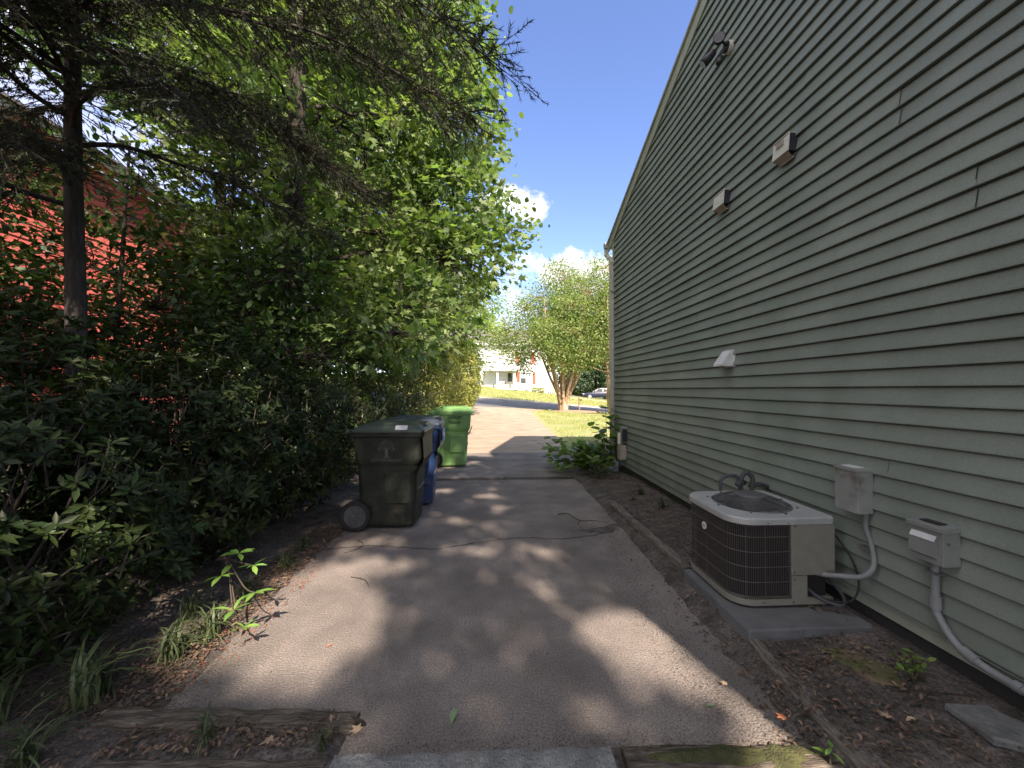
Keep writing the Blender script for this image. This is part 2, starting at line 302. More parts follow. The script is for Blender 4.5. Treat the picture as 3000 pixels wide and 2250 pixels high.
def catmull(pts, seg=6):
    P = [Vector(p) for p in pts]; out = []
    for i in range(len(P)-1):
        p0 = P[max(i-1,0)]; p1 = P[i]; p2 = P[i+1]; p3 = P[min(i+2, len(P)-1)]
        for j in range(seg):
            t = j/seg
            out.append(0.5*((2*p1) + (-p0+p2)*t + (2*p0-5*p1+4*p2-p3)*t*t + (-p0+3*p1-3*p2+p3)*t**3))
    out.append(P[-1]); return out
def par_is_root(o): return o.parent.type == 'EMPTY'
def ftext(body, size, name, m, parent, mw, ext=0.001):
    cu = bpy.data.curves.new(name, 'FONT'); cu.body = body; cu.size = size; cu.extrude = ext; cu.align_x = 'CENTER'; cu.align_y = 'CENTER'
    t = bpy.data.objects.new(name+'_c', cu); C.objects.link(t)
    me = bpy.data.meshes.new_from_object(t); bpy.data.objects.remove(t); bpy.data.curves.remove(cu)
    me.transform(mw); me.name = name; me.materials.clear(); me.materials.append(M[m])
    o = bpy.data.objects.new(name, me); C.objects.link(o); o.parent = parent
    return o
def copy_tree(o, parent=None):
    c = o.copy(); C.objects.link(c); c.parent = parent
    for ch in [x for x in C.objects if x.parent == o]: copy_tree(ch, c)
    return c

# terrain height
YK = [-60, 10, 18, 28, 36, 50, 64, 110, 400]
def zt(x, y):
    def row(k):
        xx = max(-14, min(20, x))
        return {0:0.0, 1:0.0, 2:0.06-0.008*xx, 3:0.33-0.05*xx, 4:0.69-0.085*xx, 5:1.9-0.115*xx, 6:2.3-0.12*xx, 7:2.6-0.10*xx, 8:3.0}[k]
    for i in range(len(YK)-1):
        if y <= YK[i+1]:
            t = (max(y, YK[i])-YK[i])/(YK[i+1]-YK[i]); return row(i)*(1-t)+row(i+1)*t
    return row(8)
def sm(a, b, v): t = min(1, max(0, (v-a)/(b-a))); return t*t*(3-2*t)
rng = np.random.default_rng(7)
def vnoise(x, y, s=1.0, seed=0):
    return (math.sin(x*s*1.7+seed)*math.cos(y*s*2.1+seed*1.3) + 0.5*math.sin(x*s*4.3+y*s*3.1+seed*2.1) + 0.35*math.cos(x*s*7.9-y*s*9.7+seed))/1.85
def zg(x, y):   # soil surface
    z = zt(x, y) - 0.028
    if y < 9:
        er = 1.30 + max(0, y-2.8)*0.10 + 0.07*vnoise(x*.4, y, 3.0, 2) + 0.03*vnoise(x, y, 9.0, 5)
        z += 0.036*sm(er-.05, er+.30, x)*(1-sm(6.4, 7.0, y)) + sm(1.42, 1.62, x)*(0.062 + 0.035*sm(1.8, 2.4, x))*(1-sm(6.6, 8.5, y))
        el = 1.56 + 0.06*vnoise(x*.4, y, 3.1, 7) + 0.04*vnoise(x, y, 11.0, 9) + 0.10*sm(2.6, 1.8, y)*-1*(y < 2.6)
        z += 0.036*sm(el-.04, el+.2, -x)*(1-sm(6.0, 7.4, y))
        if y < 2.0 and x < -.5: z = max(z, zt(x, y)+.010*sm(.60, .66, -x)*sm(2.0, 1.94, y) - .02*(1-sm(.60, .66, -x)))
    if y < 12: z += sm(-1.55, -2.3, -(-x))*0 + (0.05*sm(1.7, 3.0, -x))*(1 if y < 11 else (12-y))
    if -3 < y < 12: z += (0.010*vnoise(x, y, 3.0) + 0.005*vnoise(x, y, 14.0, 3))*min(1, .35+abs(x-(-.2))*.35)
    return z

# ------------------------------------------------------------------ ground
def grid_lines(parts):
    out = []
    for a, b, st in parts:
        n = max(1, int(round((b-a)/st))); out += [a+(b-a)*i/n for i in range(n)]
    out.append(parts[-1][1]); return out
xs = grid_lines([(-400,-60,40),(-60,-16,4),(-16,-4,.8),(-4,-2.2,.1),(-2.2,-1.2,.05),(-1.2,.8,.1),(.8,2.4,.05),(2.4,3,.1),(3,14,.7),(14,60,4),(60,400,40)])
ys = grid_lines([(-60,-4,6),(-4,1,.5),(1,7,.05),(7,9,.1),(9,40,.8),(40,66,2),(66,130,8),(130,400,45)])
gv = [(x, y, zg(x, y)) for y in ys for x in xs]; nx = len(xs)
gf = [(j*nx+i, j*nx+i+1, (j+1)*nx+i+1, (j+1)*nx+i) for j in range(len(ys)-1) for i in range(nx-1)]
tag(put('ground', gv, gf, 'ground', smooth=True), kind='structure')

def slab(name, left, right, z0, thick, m, ny=24, jitter=0.0, y_wave=0.0, par=None):
    # sheet between two edge polylines given as (x, y) lists of equal length, following the terrain, with real edge thickness
    L_ = catmull([(x, y, 0) for x, y in left], ny); R_ = catmull([(x, y, 0) for x, y in right], ny)
    nxs = 14; vs = []; k = len(L_)
    for i in range(k):
        for j in range(nxs+1):
            t = j/nxs; p = L_[i].lerp(R_[i], t)
            if jitter and j in (0, nxs): p.x += jitter*vnoise(p.x*3, p.y*3, 2.2, j)
            if y_wave and i in (0, k-1): p.y += y_wave*vnoise(p.x*3, p.y, 3, i)
            vs.append((p.x, p.y, zt(p.x, p.y)+z0))
    fs = [(i*(nxs+1)+j, i*(nxs+1)+j+1, (i+1)*(nxs+1)+j+1, (i+1)*(nxs+1)+j) for i in range(k-1) for j in range(nxs)]
    rim = [j for j in range(nxs+1)] + [(i)*(nxs+1)+nxs for i in range(1, k)] + [(k-1)*(nxs+1)+j for j in range(nxs-1, -1, -1)] + [i*(nxs+1) for i in range(k-2, 0, -1)]
    n = len(vs); vs += [(vs[i][0], vs[i][1], vs[i][2]-thick) for i in rim]; q = len(rim)
    fs += [(rim[a], n+a, n+(a+1) % q, rim[(a+1) % q]) for a in range(q)]
    return put(name, vs, fs, m, par)
drv = empty('driveway'); tag(drv, kind='structure')
slab('near_slab', [(-1.60,1.76),(-1.66,2.6),(-1.72,3.6),(-1.66,4.6),(-1.68,5.8),(-1.72,6.93)], [(1.45,1.74),(1.45,2.5),(1.50,3.5),(1.60,4.6),(1.72,5.6),(1.90,6.95)], 0, 0.06, 'concrete', jitter=0.05, y_wave=0.025, par=drv)
slab('middle_slab', [(-1.72,7.10),(-1.72,7.9),(-1.72,8.79)], [(1.86,7.08),(1.96,7.9),(2.05,8.79)], 0.012, 0.08, 'concrete', jitter=0.02, y_wave=0.02, par=drv)
slab('middle_slab', [(-1.72,8.82),(-1.72,9.2),(-1.72,9.79)], [(2.05,8.82),(2.08,9.2),(2.1,9.79)], 0.012, 0.08, 'concrete', par=drv)
ysl = [9.81, 12.8, 15.8, 18.8, 21.8, 25.0]
for a, b in zip(ysl[:-1], ysl[1:]):
    xr = lambda y: 2.1+0.032*(y-9.8)
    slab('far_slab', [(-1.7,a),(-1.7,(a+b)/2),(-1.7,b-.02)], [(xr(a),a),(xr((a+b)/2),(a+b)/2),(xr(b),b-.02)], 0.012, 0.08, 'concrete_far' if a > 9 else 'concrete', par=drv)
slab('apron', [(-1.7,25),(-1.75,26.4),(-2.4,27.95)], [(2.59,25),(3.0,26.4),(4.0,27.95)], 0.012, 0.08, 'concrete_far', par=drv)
def strip(pts, wdt, z, m, name, par, seg=8, wob=0.0):
    P_ = catmull([(x, y, 0) for x, y in pts], seg); vs = []; r = random.Random(5)
    for i, p in enumerate(P_):
        d = P_[min(i+1, len(P_)-1)]-P_[max(i-1,0)]; d.normalize(); n = Vector((-d.y, d.x, 0)); ww = wdt*(0.55+0.9*r.random())
        p = p + n*wob*r.uniform(-1,1)
        for s_ in (-1, 1): q = p+n*ww/2*s_; vs.append((q.x, q.y, zt(q.x,q.y)+z))
    return put(name, vs, [(2*i, 2*i+1, 2*i+3, 2*i+2) for i in range(len(P_)-1)], m, par)
strip([(-1.66,4.02),(-1.2,4.10),(-.6,3.98),(-.2,4.10),(.3,4.22),(.8,4.18),(1.3,4.32)], 0.012, 0.004, 'crack', 'crack', drv, 10, 0.012)
strip([(-.8,7.9),(-.1,8.25),(.5,8.1),(1.1,8.3),(1.95,8.2)], 0.014, 0.016, 'crack', 'crack', drv, 8, 0.015)
strip([(1.3,12.0),(1.5,10.8),(1.75,9.6)], 0.012, 0.016, 'crack', 'crack', drv, 8, 0.015)
# mud washed over the right edge of the slab and dirt in the open joint
def blob(name, cx, cy, rx, ry, z, m, rot=0, amp=.22, seed=1, n=40, h=0.006, par=None):
    r = random.Random(seed); ph = [r.uniform(0, 6.28) for _ in range(5)]
    vs = [(cx, cy, z+h)]; rings = 5
    for k in range(1, rings+1):
        for i in range(n):
            t = 2*math.pi*i/n; f = 1+amp*(math.sin(2*t+ph[0])*.5+math.sin(3*t+ph[1])*.5+math.sin(7*t+ph[2])*.3+math.sin(12*t+ph[3])*.2)
            x = rx*f*math.cos(t)*k/rings; y = ry*f*math.sin(t)*k/rings
            vs.append((cx+x*math.cos(rot)-y*math.sin(rot), cy+x*math.sin(rot)+y*math.cos(rot), z+h*(1-(k/rings)**2)+(0.3*h*vnoise(x*30, y*30, 1, seed) if k < rings else -0.002)))
    fs = [(0, 1+i, 1+(i+1) % n) for i in range(n)]
    for k in range(rings-1):
        fs += [(1+k*n+i, 1+(k+1)*n+i, 1+(k+1)*n+(i+1) % n, 1+k*n+(i+1) % n) for i in range(n)]
    return put(name, vs, fs, m, par, smooth=True)
dirt = empty('washed_soil'); tag(dirt, kind='structure')
blob('soil_patch', 1.30, 4.45, .30, .10, 0, 'ground', .25, .5, 2, h=.005, par=dirt)
blob('soil_patch', .05, 7.02, 1.85, .055, .0005, 'ground', 0, .3, 8, h=.006, par=dirt)

# street, kerbs, lawns
slab('street', [(-40,28.15),(-40,36)], [(60,28.15),(60,36)], 0.015, 0.05, 'asphalt', ny=4)['kind'] = 'structure'
def ribbon(name, x0, x1, y0, y1, z, th, m, n=60):
    vs = []; 
    for i in range(n+1):
        x = x0+(x1-x0)*i/n
        for y, zz in ((y0, z-th), (y0, z), (y1, z), (y1, z-th)): vs.append((x, y, zt(x, y)+zz))
    fs = [(i*4+a, i*4+a+1, i*4+5+a, i*4+4+a) for i in range(n) for a in range(3)]
    return put(name, vs, fs, m)
bpy.data.objects['street'].data.clear_geometry() if False else None
tag(ribbon('kerb', -40, 60, 36.0, 36.55, 0.10, 0.2, 'kerb'), kind='structure')
tag(ribbon('kerb_near', 4.1, 60, 27.75, 28.1, 0.06, 0.2, 'kerb'), kind='structure')
tag(ribbon('far_driveway', 9.5, 40, 46.2, 47.4, 0.02, 0.1, 'kerb'), kind='structure')
tag(ribbon('far_parking', 10.5, 40, 50.2, 54.5, 0.02, 0.1, 'asphalt'), kind='structure')
tag(ribbon('front_walk', 2.15, 5.2, 8.95, 10.0, 0.0, 0.1, 'concrete', 10), kind='structure')
tag(blob('bare_ground', 4.2, 11.3, 1.9, .9, -.02, 'bare_soil', 0, .3, 9, h=.02), kind='structure')
tag(blob('mulch', 5.6, 26.8, 2.2, 1.0, zt(5.6,26.8)-.02, 'bare_soil', 0, .15, 10, h=.12), kind='structure')

# ------------------------------------------------------------------ leaves and plants
def T_ellip(w=0.30, fold=0.06, droop=0.08):
    v = [(0,0,0),(-w*.42,.28,fold*.6),(0,.30,-.0),(w*.42,.28,fold*.6),(-w*.5,.60,fold-droop*.4),(0,.62,-droop*.4),(w*.5,.60,fold-droop*.4),(0,1,-droop)]
    f = [(0,2,1),(0,3,2),(1,2,5),(1,5,4),(2,3,6),(2,6,5),(4,5,7),(5,6,7)]
    return np.array(v), np.array(f)
def T_diamond(w=0.5): return np.array([(0,0,0),(-w/2,.45,.04),(0,1,-.05),(w/2,.45,.04)]), np.array([(0,3,2),(0,2,1)])
def T_lobed(kind=5):
    pts = [(0,0,0)]
    if kind == 5:
        ang = [-130,-100,-75,-45,-22,0,22,45,75,100,130]; r = [.42,.20,.62,.30,.78,0,0,0,0,0,0]
        rr = [.35,.24,.60,.30,.36,.0]
        seq = [(-118,.42),(-92,.26),(-62,.62),(-35,.30),(0,.72),(35,.30),(62,.62),(92,.26),(118,.42)]
    else:   # broad tulip-like leaf
        seq = [(-115,.40),(-85,.48),(-52,.60),(-28,.50),(0,.46),(28,.50),(52,.60),(85,.48),(115,.40)]
    c = (0, .30, .02); pts = [c]+[(0,0,0)]
    for a, q in seq: pts.append((q*math.sin(math.radians(a)), .30+q*math.cos(math.radians(a)), -.10*q*q))
    pts = np.array(pts); n = len(seq)
    f = [(0,1,2)]+[(0,2+i,3+i) for i in range(n-1)]+[(0,1+n,1)]
    return pts, np.array([(a,c_,b) for a,b,c_ in f])
def T_strap():
    v = []; 
    for i, (y, z, w) in enumerate(((0,0,.018),(.25,.30,.026),(.55,.42,.024),(.85,.30,.015),(1.0,.10,.002))): v += [(-w,y,z),(w,y,z)]
    f = []
    for i in range(4): f += [(2*i,2*i+1,2*i+3),(2*i,2*i+3,2*i+2)]
    return np.array(v), np.array(f)
def nrm(a): return a/np.maximum(1e-9, np.linalg.norm(a, axis=-1, keepdims=True))
def scatter(tv, tf, pos, ydir, scale, up=None, r=None, updev=0.5):
    r = r or rng; n = len(pos); y = nrm(ydir)
    u = (np.tile([0,0,1.0], (n,1)) if up is None else up) + r.normal(0, updev, (n,3))
    x = nrm(np.cross(y, u)); z = np.cross(x, y)
    s = np.asarray(scale).reshape(-1,1,1) if hasattr(scale, '__len__') else scale
    V = tv[None,:,0:1]*x[:,None,:] + tv[None,:,1:2]*y[:,None,:] + tv[None,:,2:3]*z[:,None,:]
    V = V*s + pos[:,None,:]
    F = tf[None,:,:] + (np.arange(n)*len(tv))[:,None,None]
    return V.reshape(-1,3), F.reshape(-1,3)
def tri_obj(name, chunks, m, parent=None, smooth=False):
    vs = []; fs = []; off = 0
    for v, f in chunks: vs.append(v); fs.append(f+off); off += len(v)
    V = np.concatenate(vs).astype(np.float32); F = np.concatenate(fs).astype(np.int32)
    me = bpy.data.meshes.new(name); me.vertices.add(len(V)); me.vertices.foreach_set('co', V.ravel())
    me.loops.add(F.size); me.loops.foreach_set('vertex_index', F.ravel())
    me.polygons.add(len(F)); me.polygons.foreach_set('loop_start', np.arange(0, F.size, 3, dtype=np.int32))
    try: me.polygons.foreach_set('loop_total', np.full(len(F), 3, dtype=np.int32))
    except Exception: pass
    me.update(calc_edges=True); me.validate()
    me.materials.append(M[m] if isinstance(m, str) else m)
    o = bpy.data.objects.new(name, me); C.objects.link(o)
    if parent: o.parent = parent
    return o
def unit(n, r=None): return nrm((r or rng).normal(0, 1, (n,3)))
def ell_points(n, c, rad_, shell=0.5, r=None):
    r = r or rng; u = unit(n, r); q = (shell + (1-shell)*r.random((n,1)))**(0.6); return np.array(c) + u*q*np.array(rad_)
# projection of a point along the sun onto the drive
KX, KY = 1.5/4.37, 5.0/4.37
LIT = [(-1.42,3.15,.33,.55,.1),(-1.25,2.55,.36,.27,.3),(-1.75,2.75,.25,.3,0),(-1.1,3.62,.36,.13,0),(-.92,2.85,.17,.36,.2),(-1.05,2.28,.2,.12,0),
       (.90,2.42,.50,.21,-.98),(1.02,2.62,.12,.16,0),(-.18,3.95,.16,.09,0),(.52,3.85,.10,.15,.3),(.40,3.15,.09,.07,0),(.18,5.3,.16,.11,0),(.0,4.7,.10,.08,0),(-.45,4.9,.14,.07,0),
       (-1.15,4.22,.32,.07,0),(1.5,1.78,.34,.13,-.3),(1.25,1.55,.2,.2,0),(-.10,5.9,.18,.06,0),(.6,6.2,.13,.08,0),(.9,5.1,.08,.1,0),
       (-.98,6.1,.10,.20,0),(-1.18,6.75,.14,.14,0),(-1.15,5.55,.09,.12,0)]
_r = random.Random(11)
for _ in range(60): LIT.append((_r.uniform(-6.5,-1.9), _r.uniform(2.5,9.3), _r.uniform(.06,.20), _r.uniform(.06,.22), _r.uniform(0,3)))
for _ in range(6): LIT.append((_r.uniform(-.9,1.3), _r.uniform(4.2,9), _r.uniform(.05,.10), _r.uniform(.05,.11), _r.uniform(0,3)))
LITA = np.array(LIT)
def lit_mask(gx, gy):
    m = np.zeros(len(gx), bool); q = np.random.default_rng(99).random(len(gx))
    for cx, cy, rx, ry, a in LIT:
        ca, sa = math.cos(a), math.sin(a); dx = gx-cx; dy = gy-cy
        u = (dx*ca+dy*sa)/(rx+.05); v = (-dx*sa+dy*ca)/(ry+.05); e = u*u+v*v; m |= (e < 1) | ((e < (1.9 if rx > .25 and cx < 0 else 1.25)) & (q < .5))
    return m

def wood_path(r, a, b, sag=0.0, wob=0.12, n=5):
    a = Vector(a); b = Vector(b); L_ = (b-a).length; pts = []
    for i in range(n+1):
        t = i/n; p = a.lerp(b, t) + Vector((0,0,-sag*L_*4*t*(1-t)*-1))
        if 0 < i < n: p += Vector((r.uniform(-1,1), r.uniform(-1,1), r.uniform(-1,1)))*wob*L_*0.25
        pts.append(p)
    return pts
def tree(name, label, cat, base, trunk_pts, trunk_r, blobs, leafmat, leafT, lsize, nclump, perclump, clump_r, barkmat='bark', seed=1, group=None, droop=-0.25, twig_r=0.012, keep=None, trunk_n=12, limb_r=0.3, extra_wood=None, shell=0.45):
    R = random.Random(seed); rr = np.random.default_rng(seed)
    t = empty(name, base, 0, label, cat, group); B = Vector(base)
    tp = catmull([Vector(p)-B for p in trunk_pts], 5); k = len(tp)
    radii = [trunk_r*(1-0.72*i/(k-1)) + (0.35*trunk_r*math.exp(-i*1.2)) for i in range(k)]
    mb = MB().tube(tp, radii, trunk_n); wood = MB()
    vol = [bl[3]*bl[4]*bl[5] for bl in blobs]; tot = sum(v**0.75 for v in vol); chunks = []
    for bl, v in zip(blobs, vol):
        c = Vector(bl[:3])-B; n = max(3, int(nclump*(v**0.75)/tot))
        # limb from the trunk, starting lower than the blob centre
        cand = [i for i in range(k) if tp[i].z < c.z - 0.15*abs((c-tp[i]).length)] or [k//2]
        si = min(cand[-1], k-1); st = tp[si]; lr = max(twig_r*1.5, radii[si]*limb_r)
        lp = wood_path(R, st, c, sag=0.04, wob=0.18, n=6); wood.tube(lp, [lr*(1-0.7*i/6) for i in range(7)], 6, cap=False)
        pts = ell_points(n, tuple(c), bl[3:6], shell, rr)
        for p in pts:
            p = Vector(p); q = min(lp[1:], key=lambda s_: (s_-p).length)
            wp = wood_path(R, q, p, sag=0.05, wob=0.25, n=4)
            wood.tube(wp, [twig_r*(1-0.7*i/4) for i in range(5)], 4, cap=False)
            m = int(perclump*R.uniform(.6,1.3)); off = rr.normal(0, clump_r, (m,3))*np.array([1,1,.7])
            pos = np.array(p)+off
            d = nrm(off + np.array((p-q).normalized())*clump_r*0.8) + np.array([0,0,droop]) + rr.normal(0,.25,(m,3))
            if keep is not None:
                kk = keep(pos+np.array(B)); pos = pos[kk]; d = d[kk]
            if len(pos): chunks.append(scatter(*leafT, pos, d, lsize*rr.uniform(.45,1.35,len(pos)), r=rr, updev=0.7))
    mb.put('trunk', barkmat, t, smooth=True)
    if extra_wood: extra_wood(wood, B)
    if wood.v: wood.put('branches', barkmat, t, smooth=True)
    tri_obj('crown', chunks, leafmat, t)
    return t
def shrub_mesh(seed, R_, n, T_, m, ls, whorl=8, stems=14, core=0.55):
    # returns (stems MB, leaf chunks): branched bush around the origin with leaf whorls at the tips
    r = random.Random(seed); rr = np.random.default_rng(seed); mb = MB(); ch = []
    tips = ell_points(n, (0,0,R_[2]*.52), (R_[0],R_[1],R_[2]*.52), core, rr); tips[:,2] = np.abs(tips[:,2])+.06
    bump = 1+0.13*np.sin(tips[:,0]*5+seed)*np.cos(tips[:,2]*4+tips[:,1]*5); tips[:,:2] *= bump[:,None]
    for i in range(stems):
        p = Vector(tips[r.randrange(n)]); mb.tube(wood_path(r, (r.uniform(-.1,.1)*R_[0], r.uniform(-.1,.1)*R_[1], -.1), p*0.93, sag=.08, wob=.2, n=5), [.017*(1-.75*j/5) for j in range(6)], 5, cap=False)
    c = np.array([0,0,R_[2]*.35])
    axis = nrm(tips-c+np.array([0,0,.35])+rr.normal(0,.3,tips.shape))
    for i in range(0, n, 1):
        if rr.random() < .25:
            p = Vector(tips[i]); q = Vector(tips[i]-axis[i]*rr.uniform(.15,.35)); mb.tube([q, p], [.006,.004], 4, cap=False)
    k = whorl; ang = np.arange(k)*(2*np.pi/k)
    ref = nrm(np.cross(axis, rr.normal(0,1,axis.shape))); bi = np.cross(axis, ref)
    lift = rr.uniform(.05,.75,(n,k,1))
    d = ref[:,None,:]*np.cos(ang)[None,:,None]+bi[:,None,:]*np.sin(ang)[None,:,None]+axis[:,None,:]*lift+rr.normal(0,.16,(n,k,3))
    pos = np.repeat(tips[:,None,:], k, 1)-axis[:,None,:]*rr.uniform(0,.05,(n,k,1)); up = np.repeat(axis[:,None,:], k, 1)
    ch.append(scatter(*T_, pos.reshape(-1,3), d.reshape(-1,3), ls*rr.uniform(.55,1.2,n*k), up=up.reshape(-1,3), r=rr, updev=.3))
    return mb, ch
def shrub(name, label, cat, loc, seed, R_, n, T_, m, ls, whorl=8, rz=0, group=None, stems=14, core=.55):
    t = empty(name, loc, rz, label, cat, group); mb, ch = shrub_mesh(seed, R_, n, T_, m, ls, whorl, stems, core)
    mb.put('stems', 'bark_dark', t, smooth=True); tri_obj('foliage', ch, m, t); return t

# ---- rhododendrons along the left edge
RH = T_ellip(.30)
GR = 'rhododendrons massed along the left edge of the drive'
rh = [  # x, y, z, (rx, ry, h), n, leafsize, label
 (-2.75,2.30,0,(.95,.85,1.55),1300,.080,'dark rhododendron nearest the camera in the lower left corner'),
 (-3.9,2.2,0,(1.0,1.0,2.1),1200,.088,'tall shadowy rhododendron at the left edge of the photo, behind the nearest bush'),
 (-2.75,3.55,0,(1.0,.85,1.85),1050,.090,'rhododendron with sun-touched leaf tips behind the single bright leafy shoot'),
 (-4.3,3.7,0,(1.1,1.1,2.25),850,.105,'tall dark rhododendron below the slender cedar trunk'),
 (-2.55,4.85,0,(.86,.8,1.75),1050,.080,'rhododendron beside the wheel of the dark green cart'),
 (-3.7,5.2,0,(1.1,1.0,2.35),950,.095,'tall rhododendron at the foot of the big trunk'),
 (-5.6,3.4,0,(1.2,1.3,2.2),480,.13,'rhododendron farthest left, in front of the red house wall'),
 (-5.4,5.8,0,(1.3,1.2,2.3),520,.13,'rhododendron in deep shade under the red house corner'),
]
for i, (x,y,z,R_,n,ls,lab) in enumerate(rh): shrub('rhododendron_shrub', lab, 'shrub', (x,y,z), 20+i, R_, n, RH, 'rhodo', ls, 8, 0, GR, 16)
# one bright shoot leaning into the sun over the drive
t = empty('leafy_shoot', (-1.75,2.75,0), 0, 'bright green leafy shoot leaning out of the shade over the left edge of the drive', 'plant')
mb = MB(); tipsL = [(.30,-.25,.52),(.16,-.16,.56),(.34,-.30,.38),(.08,-.20,.44),(.22,-.30,.28),(.30,-.34,.20)]
pos=[];dr=[];scs=[]
rr=np.random.default_rng(3)
for p in tipsL:
    mb.tube(catmull([(-.25,.25,.35),(-.05,.05,.44),(p[0]*.6,p[1]*.6,p[2]*.95),p],4), .004, 5)
    for k in range(5):
        a=k*1.26+p[0]*9; pos.append(p); dr.append((math.cos(a)+.35,math.sin(a)-.1,rr.uniform(-.3,.5))); scs.append(rr.uniform(.075,.125))
mb.put('stems','twig',t,smooth=True); tri_obj('foliage',[scatter(*T_ellip(.30),np.array(pos),np.array(dr),np.array(scs),r=rr,updev=.25)],'bright_leaf',t)
# ---- small-leaved hedge beyond the carts
DI = T_diamond(.55); HG='hedge shrubs along the far left of the drive'
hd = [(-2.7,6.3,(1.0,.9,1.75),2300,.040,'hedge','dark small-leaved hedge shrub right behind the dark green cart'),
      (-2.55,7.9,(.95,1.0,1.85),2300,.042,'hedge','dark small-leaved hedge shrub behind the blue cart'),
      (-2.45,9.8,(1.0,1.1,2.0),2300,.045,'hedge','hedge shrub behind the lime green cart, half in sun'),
      (-2.25,12.0,(1.05,1.2,2.5),2600,.05,'hedge_y_sunlit','second hedge shrub past the lime green cart'),
      (-1.95,14.6,(1.15,1.4,2.9),3000,.055,'hedge_y_sunlit','yellow-green sunlit hedge shrub halfway down the drive'),
      (-1.65,17.8,(1.2,1.6,3.6),3800,.065,'hedge_y_sunlit','yellow-green hedge shrub next to last before the street'),
      (-1.6,21.4,(1.25,1.7,4.3),4200,.08,'hedge_y_sunlit','yellowest hedge shrub, last before the street')]
for i,(x,y,R_,n,ls,m,lab) in enumerate(hd): shrub('hedge_shrub', lab, 'shrub', (x,y,zt(x,y)), 50+i, R_, n, DI, m, ls, 6, 0, HG, 16, .62)
# a bare twig poking out of the hedge
t=MB().tube(catmull([(-1.9,9.0,1.15),(-1.35,9.0,1.45),(-.9,8.9,1.62),(-.45,8.9,1.72)],5),[.008-.0003*i for i in range(16)],5).put('bare_twig','twig')
tag(t,'thin bare twig sticking out of the hedge above the lime green cart','twig')

# ---- trees
GUM=T_lobed(5); TUL=T_lobed(4)
tree('sweetgum_tree','big shaggy-barked tree with lobed bright green leaves rising behind the carts','tree',(-3.85,7.7,0),
  [(-3.85,7.7,-.1),(-3.9,7.7,1.5),(-3.82,7.7,4),(-3.72,7.7,7),(-3.6,7.6,12.5)],.33,
  [(-1.9,8.2,3.3,1.5,1.3,.9),(-1.2,9.4,4.7,1.75,1.5,.95),(-.9,9.6,6.2,1.35,1.5,1.1),(-1.1,9.2,7.8,1.35,1.5,1.3),(-1.3,8.6,9.6,1.4,1.6,1.4),
   (-2.8,9.2,5.2,1.6,1.4,1.3),(-2.9,9.2,7.4,1.7,1.5,1.5),(-3.2,8.8,10.2,1.9,1.7,1.6),(-5.3,8.6,6.3,1.5,1.4,1.4),(-5.6,8.8,9.2,1.6,1.5,1.6),(-1.7,7.0,2.6,1.2,.8,.5),(-4.9,8.4,4.0,1.3,1.2,.9),(-3.3,6.9,5.0,.8,.5,.9),(-3.9,6.8,7.2,.9,.5,.9),(-3.0,6.9,8.6,.8,.5,.8)],
  'gum',GUM,.18,1350,16,.22,'bark',101,trunk_n=16)
tree('tall_tree','second tall broadleaf tree, its sunlit edge jutting farthest over the drive','tree',(-4.6,14.5,0),
  [(-4.6,14.5,-.1),(-4.5,14.5,3),(-4.4,14.4,7),(-4.2,14.3,16)],.2,
  [(-1.7,14.6,6.2,2.2,1.8,1.2),(.55,14.6,7.6,1.2,1.2,.8),(-1.4,14.4,8.6,1.9,1.6,1.4),(-1.0,14.3,11.2,1.5,1.6,1.5),(-1.4,14,14,1.6,1.6,1.6),(-3.5,14.5,7.5,2,2,1.8),(-3.8,14.5,11,2.2,2,2),(-2.2,14.6,4.4,1.8,1.6,1.0),(-5.8,14.6,6,2,1.8,1.7),(-6,14.6,10,2,2,2),(-5,14.4,14.5,2.6,2,2)],
  'gum',TUL,.19,1100,17,.34,'bark',102)
tree('young_tree','slim tree with pale yellow-green leaves at the street end of the hedge','tree',(-3.3,20.5,0),
  [(-3.3,20.5,-.1),(-3.2,20.4,2.5),(-2.8,20.4,5),(-2.4,20.3,8)],.12,
  [(-1.5,20.2,4.6,1.9,1.7,1.1),(-.4,20.2,6.2,1.3,1.4,.7),(-2.6,20.5,6.8,1.9,1.6,1.2),(-4.4,20.6,5,1.8,1.8,1.4),(-4,20.6,8.6,2.1,1.8,1.5),(-1.6,20.2,3.0,1.5,1.2,.9),(-5.6,20.6,7.2,1.7,1.7,1.7)],
  'far_leaf',T_ellip(.45),.18,1000,17,.32,'bark',103)
tree('background_tree','broad light green tree beyond the slim hedge tree, left of the street','tree',(-9,26,.4),
  [(-9,26,.3),(-9,26,4),(-8.6,26,8),(-8.4,26,13)],.3,
  [(-7,26,6,3,2.5,2.2),(-10,26,7,3,2.5,2.5),(-7.5,26,10,3,2.5,2.5),(-11.5,26,4.6,3,2.5,2),(-11,26,11,3.4,2.6,2.6),(-5.5,26,4,2.2,2,1.5)],
  'far_leaf',TUL,.34,620,16,.5,'bark',104)
tree('background_tree','leafy tree glimpsed between the two big trunks, beyond the red house corner','tree',(-11.5,17,0),
  [(-11.5,17,-.1),(-11.4,17,3),(-11.2,17,9)],.2,
  [(-10,17,4.5,2.4,2,1.8),(-13,17,5.0,2.4,2,2),(-11,17,7.6,2.6,2,1.6),(-8.6,17,3.2,1.6,1.6,1.3)],
  'far_leaf',TUL,.26,520,16,.42,'bark',105)
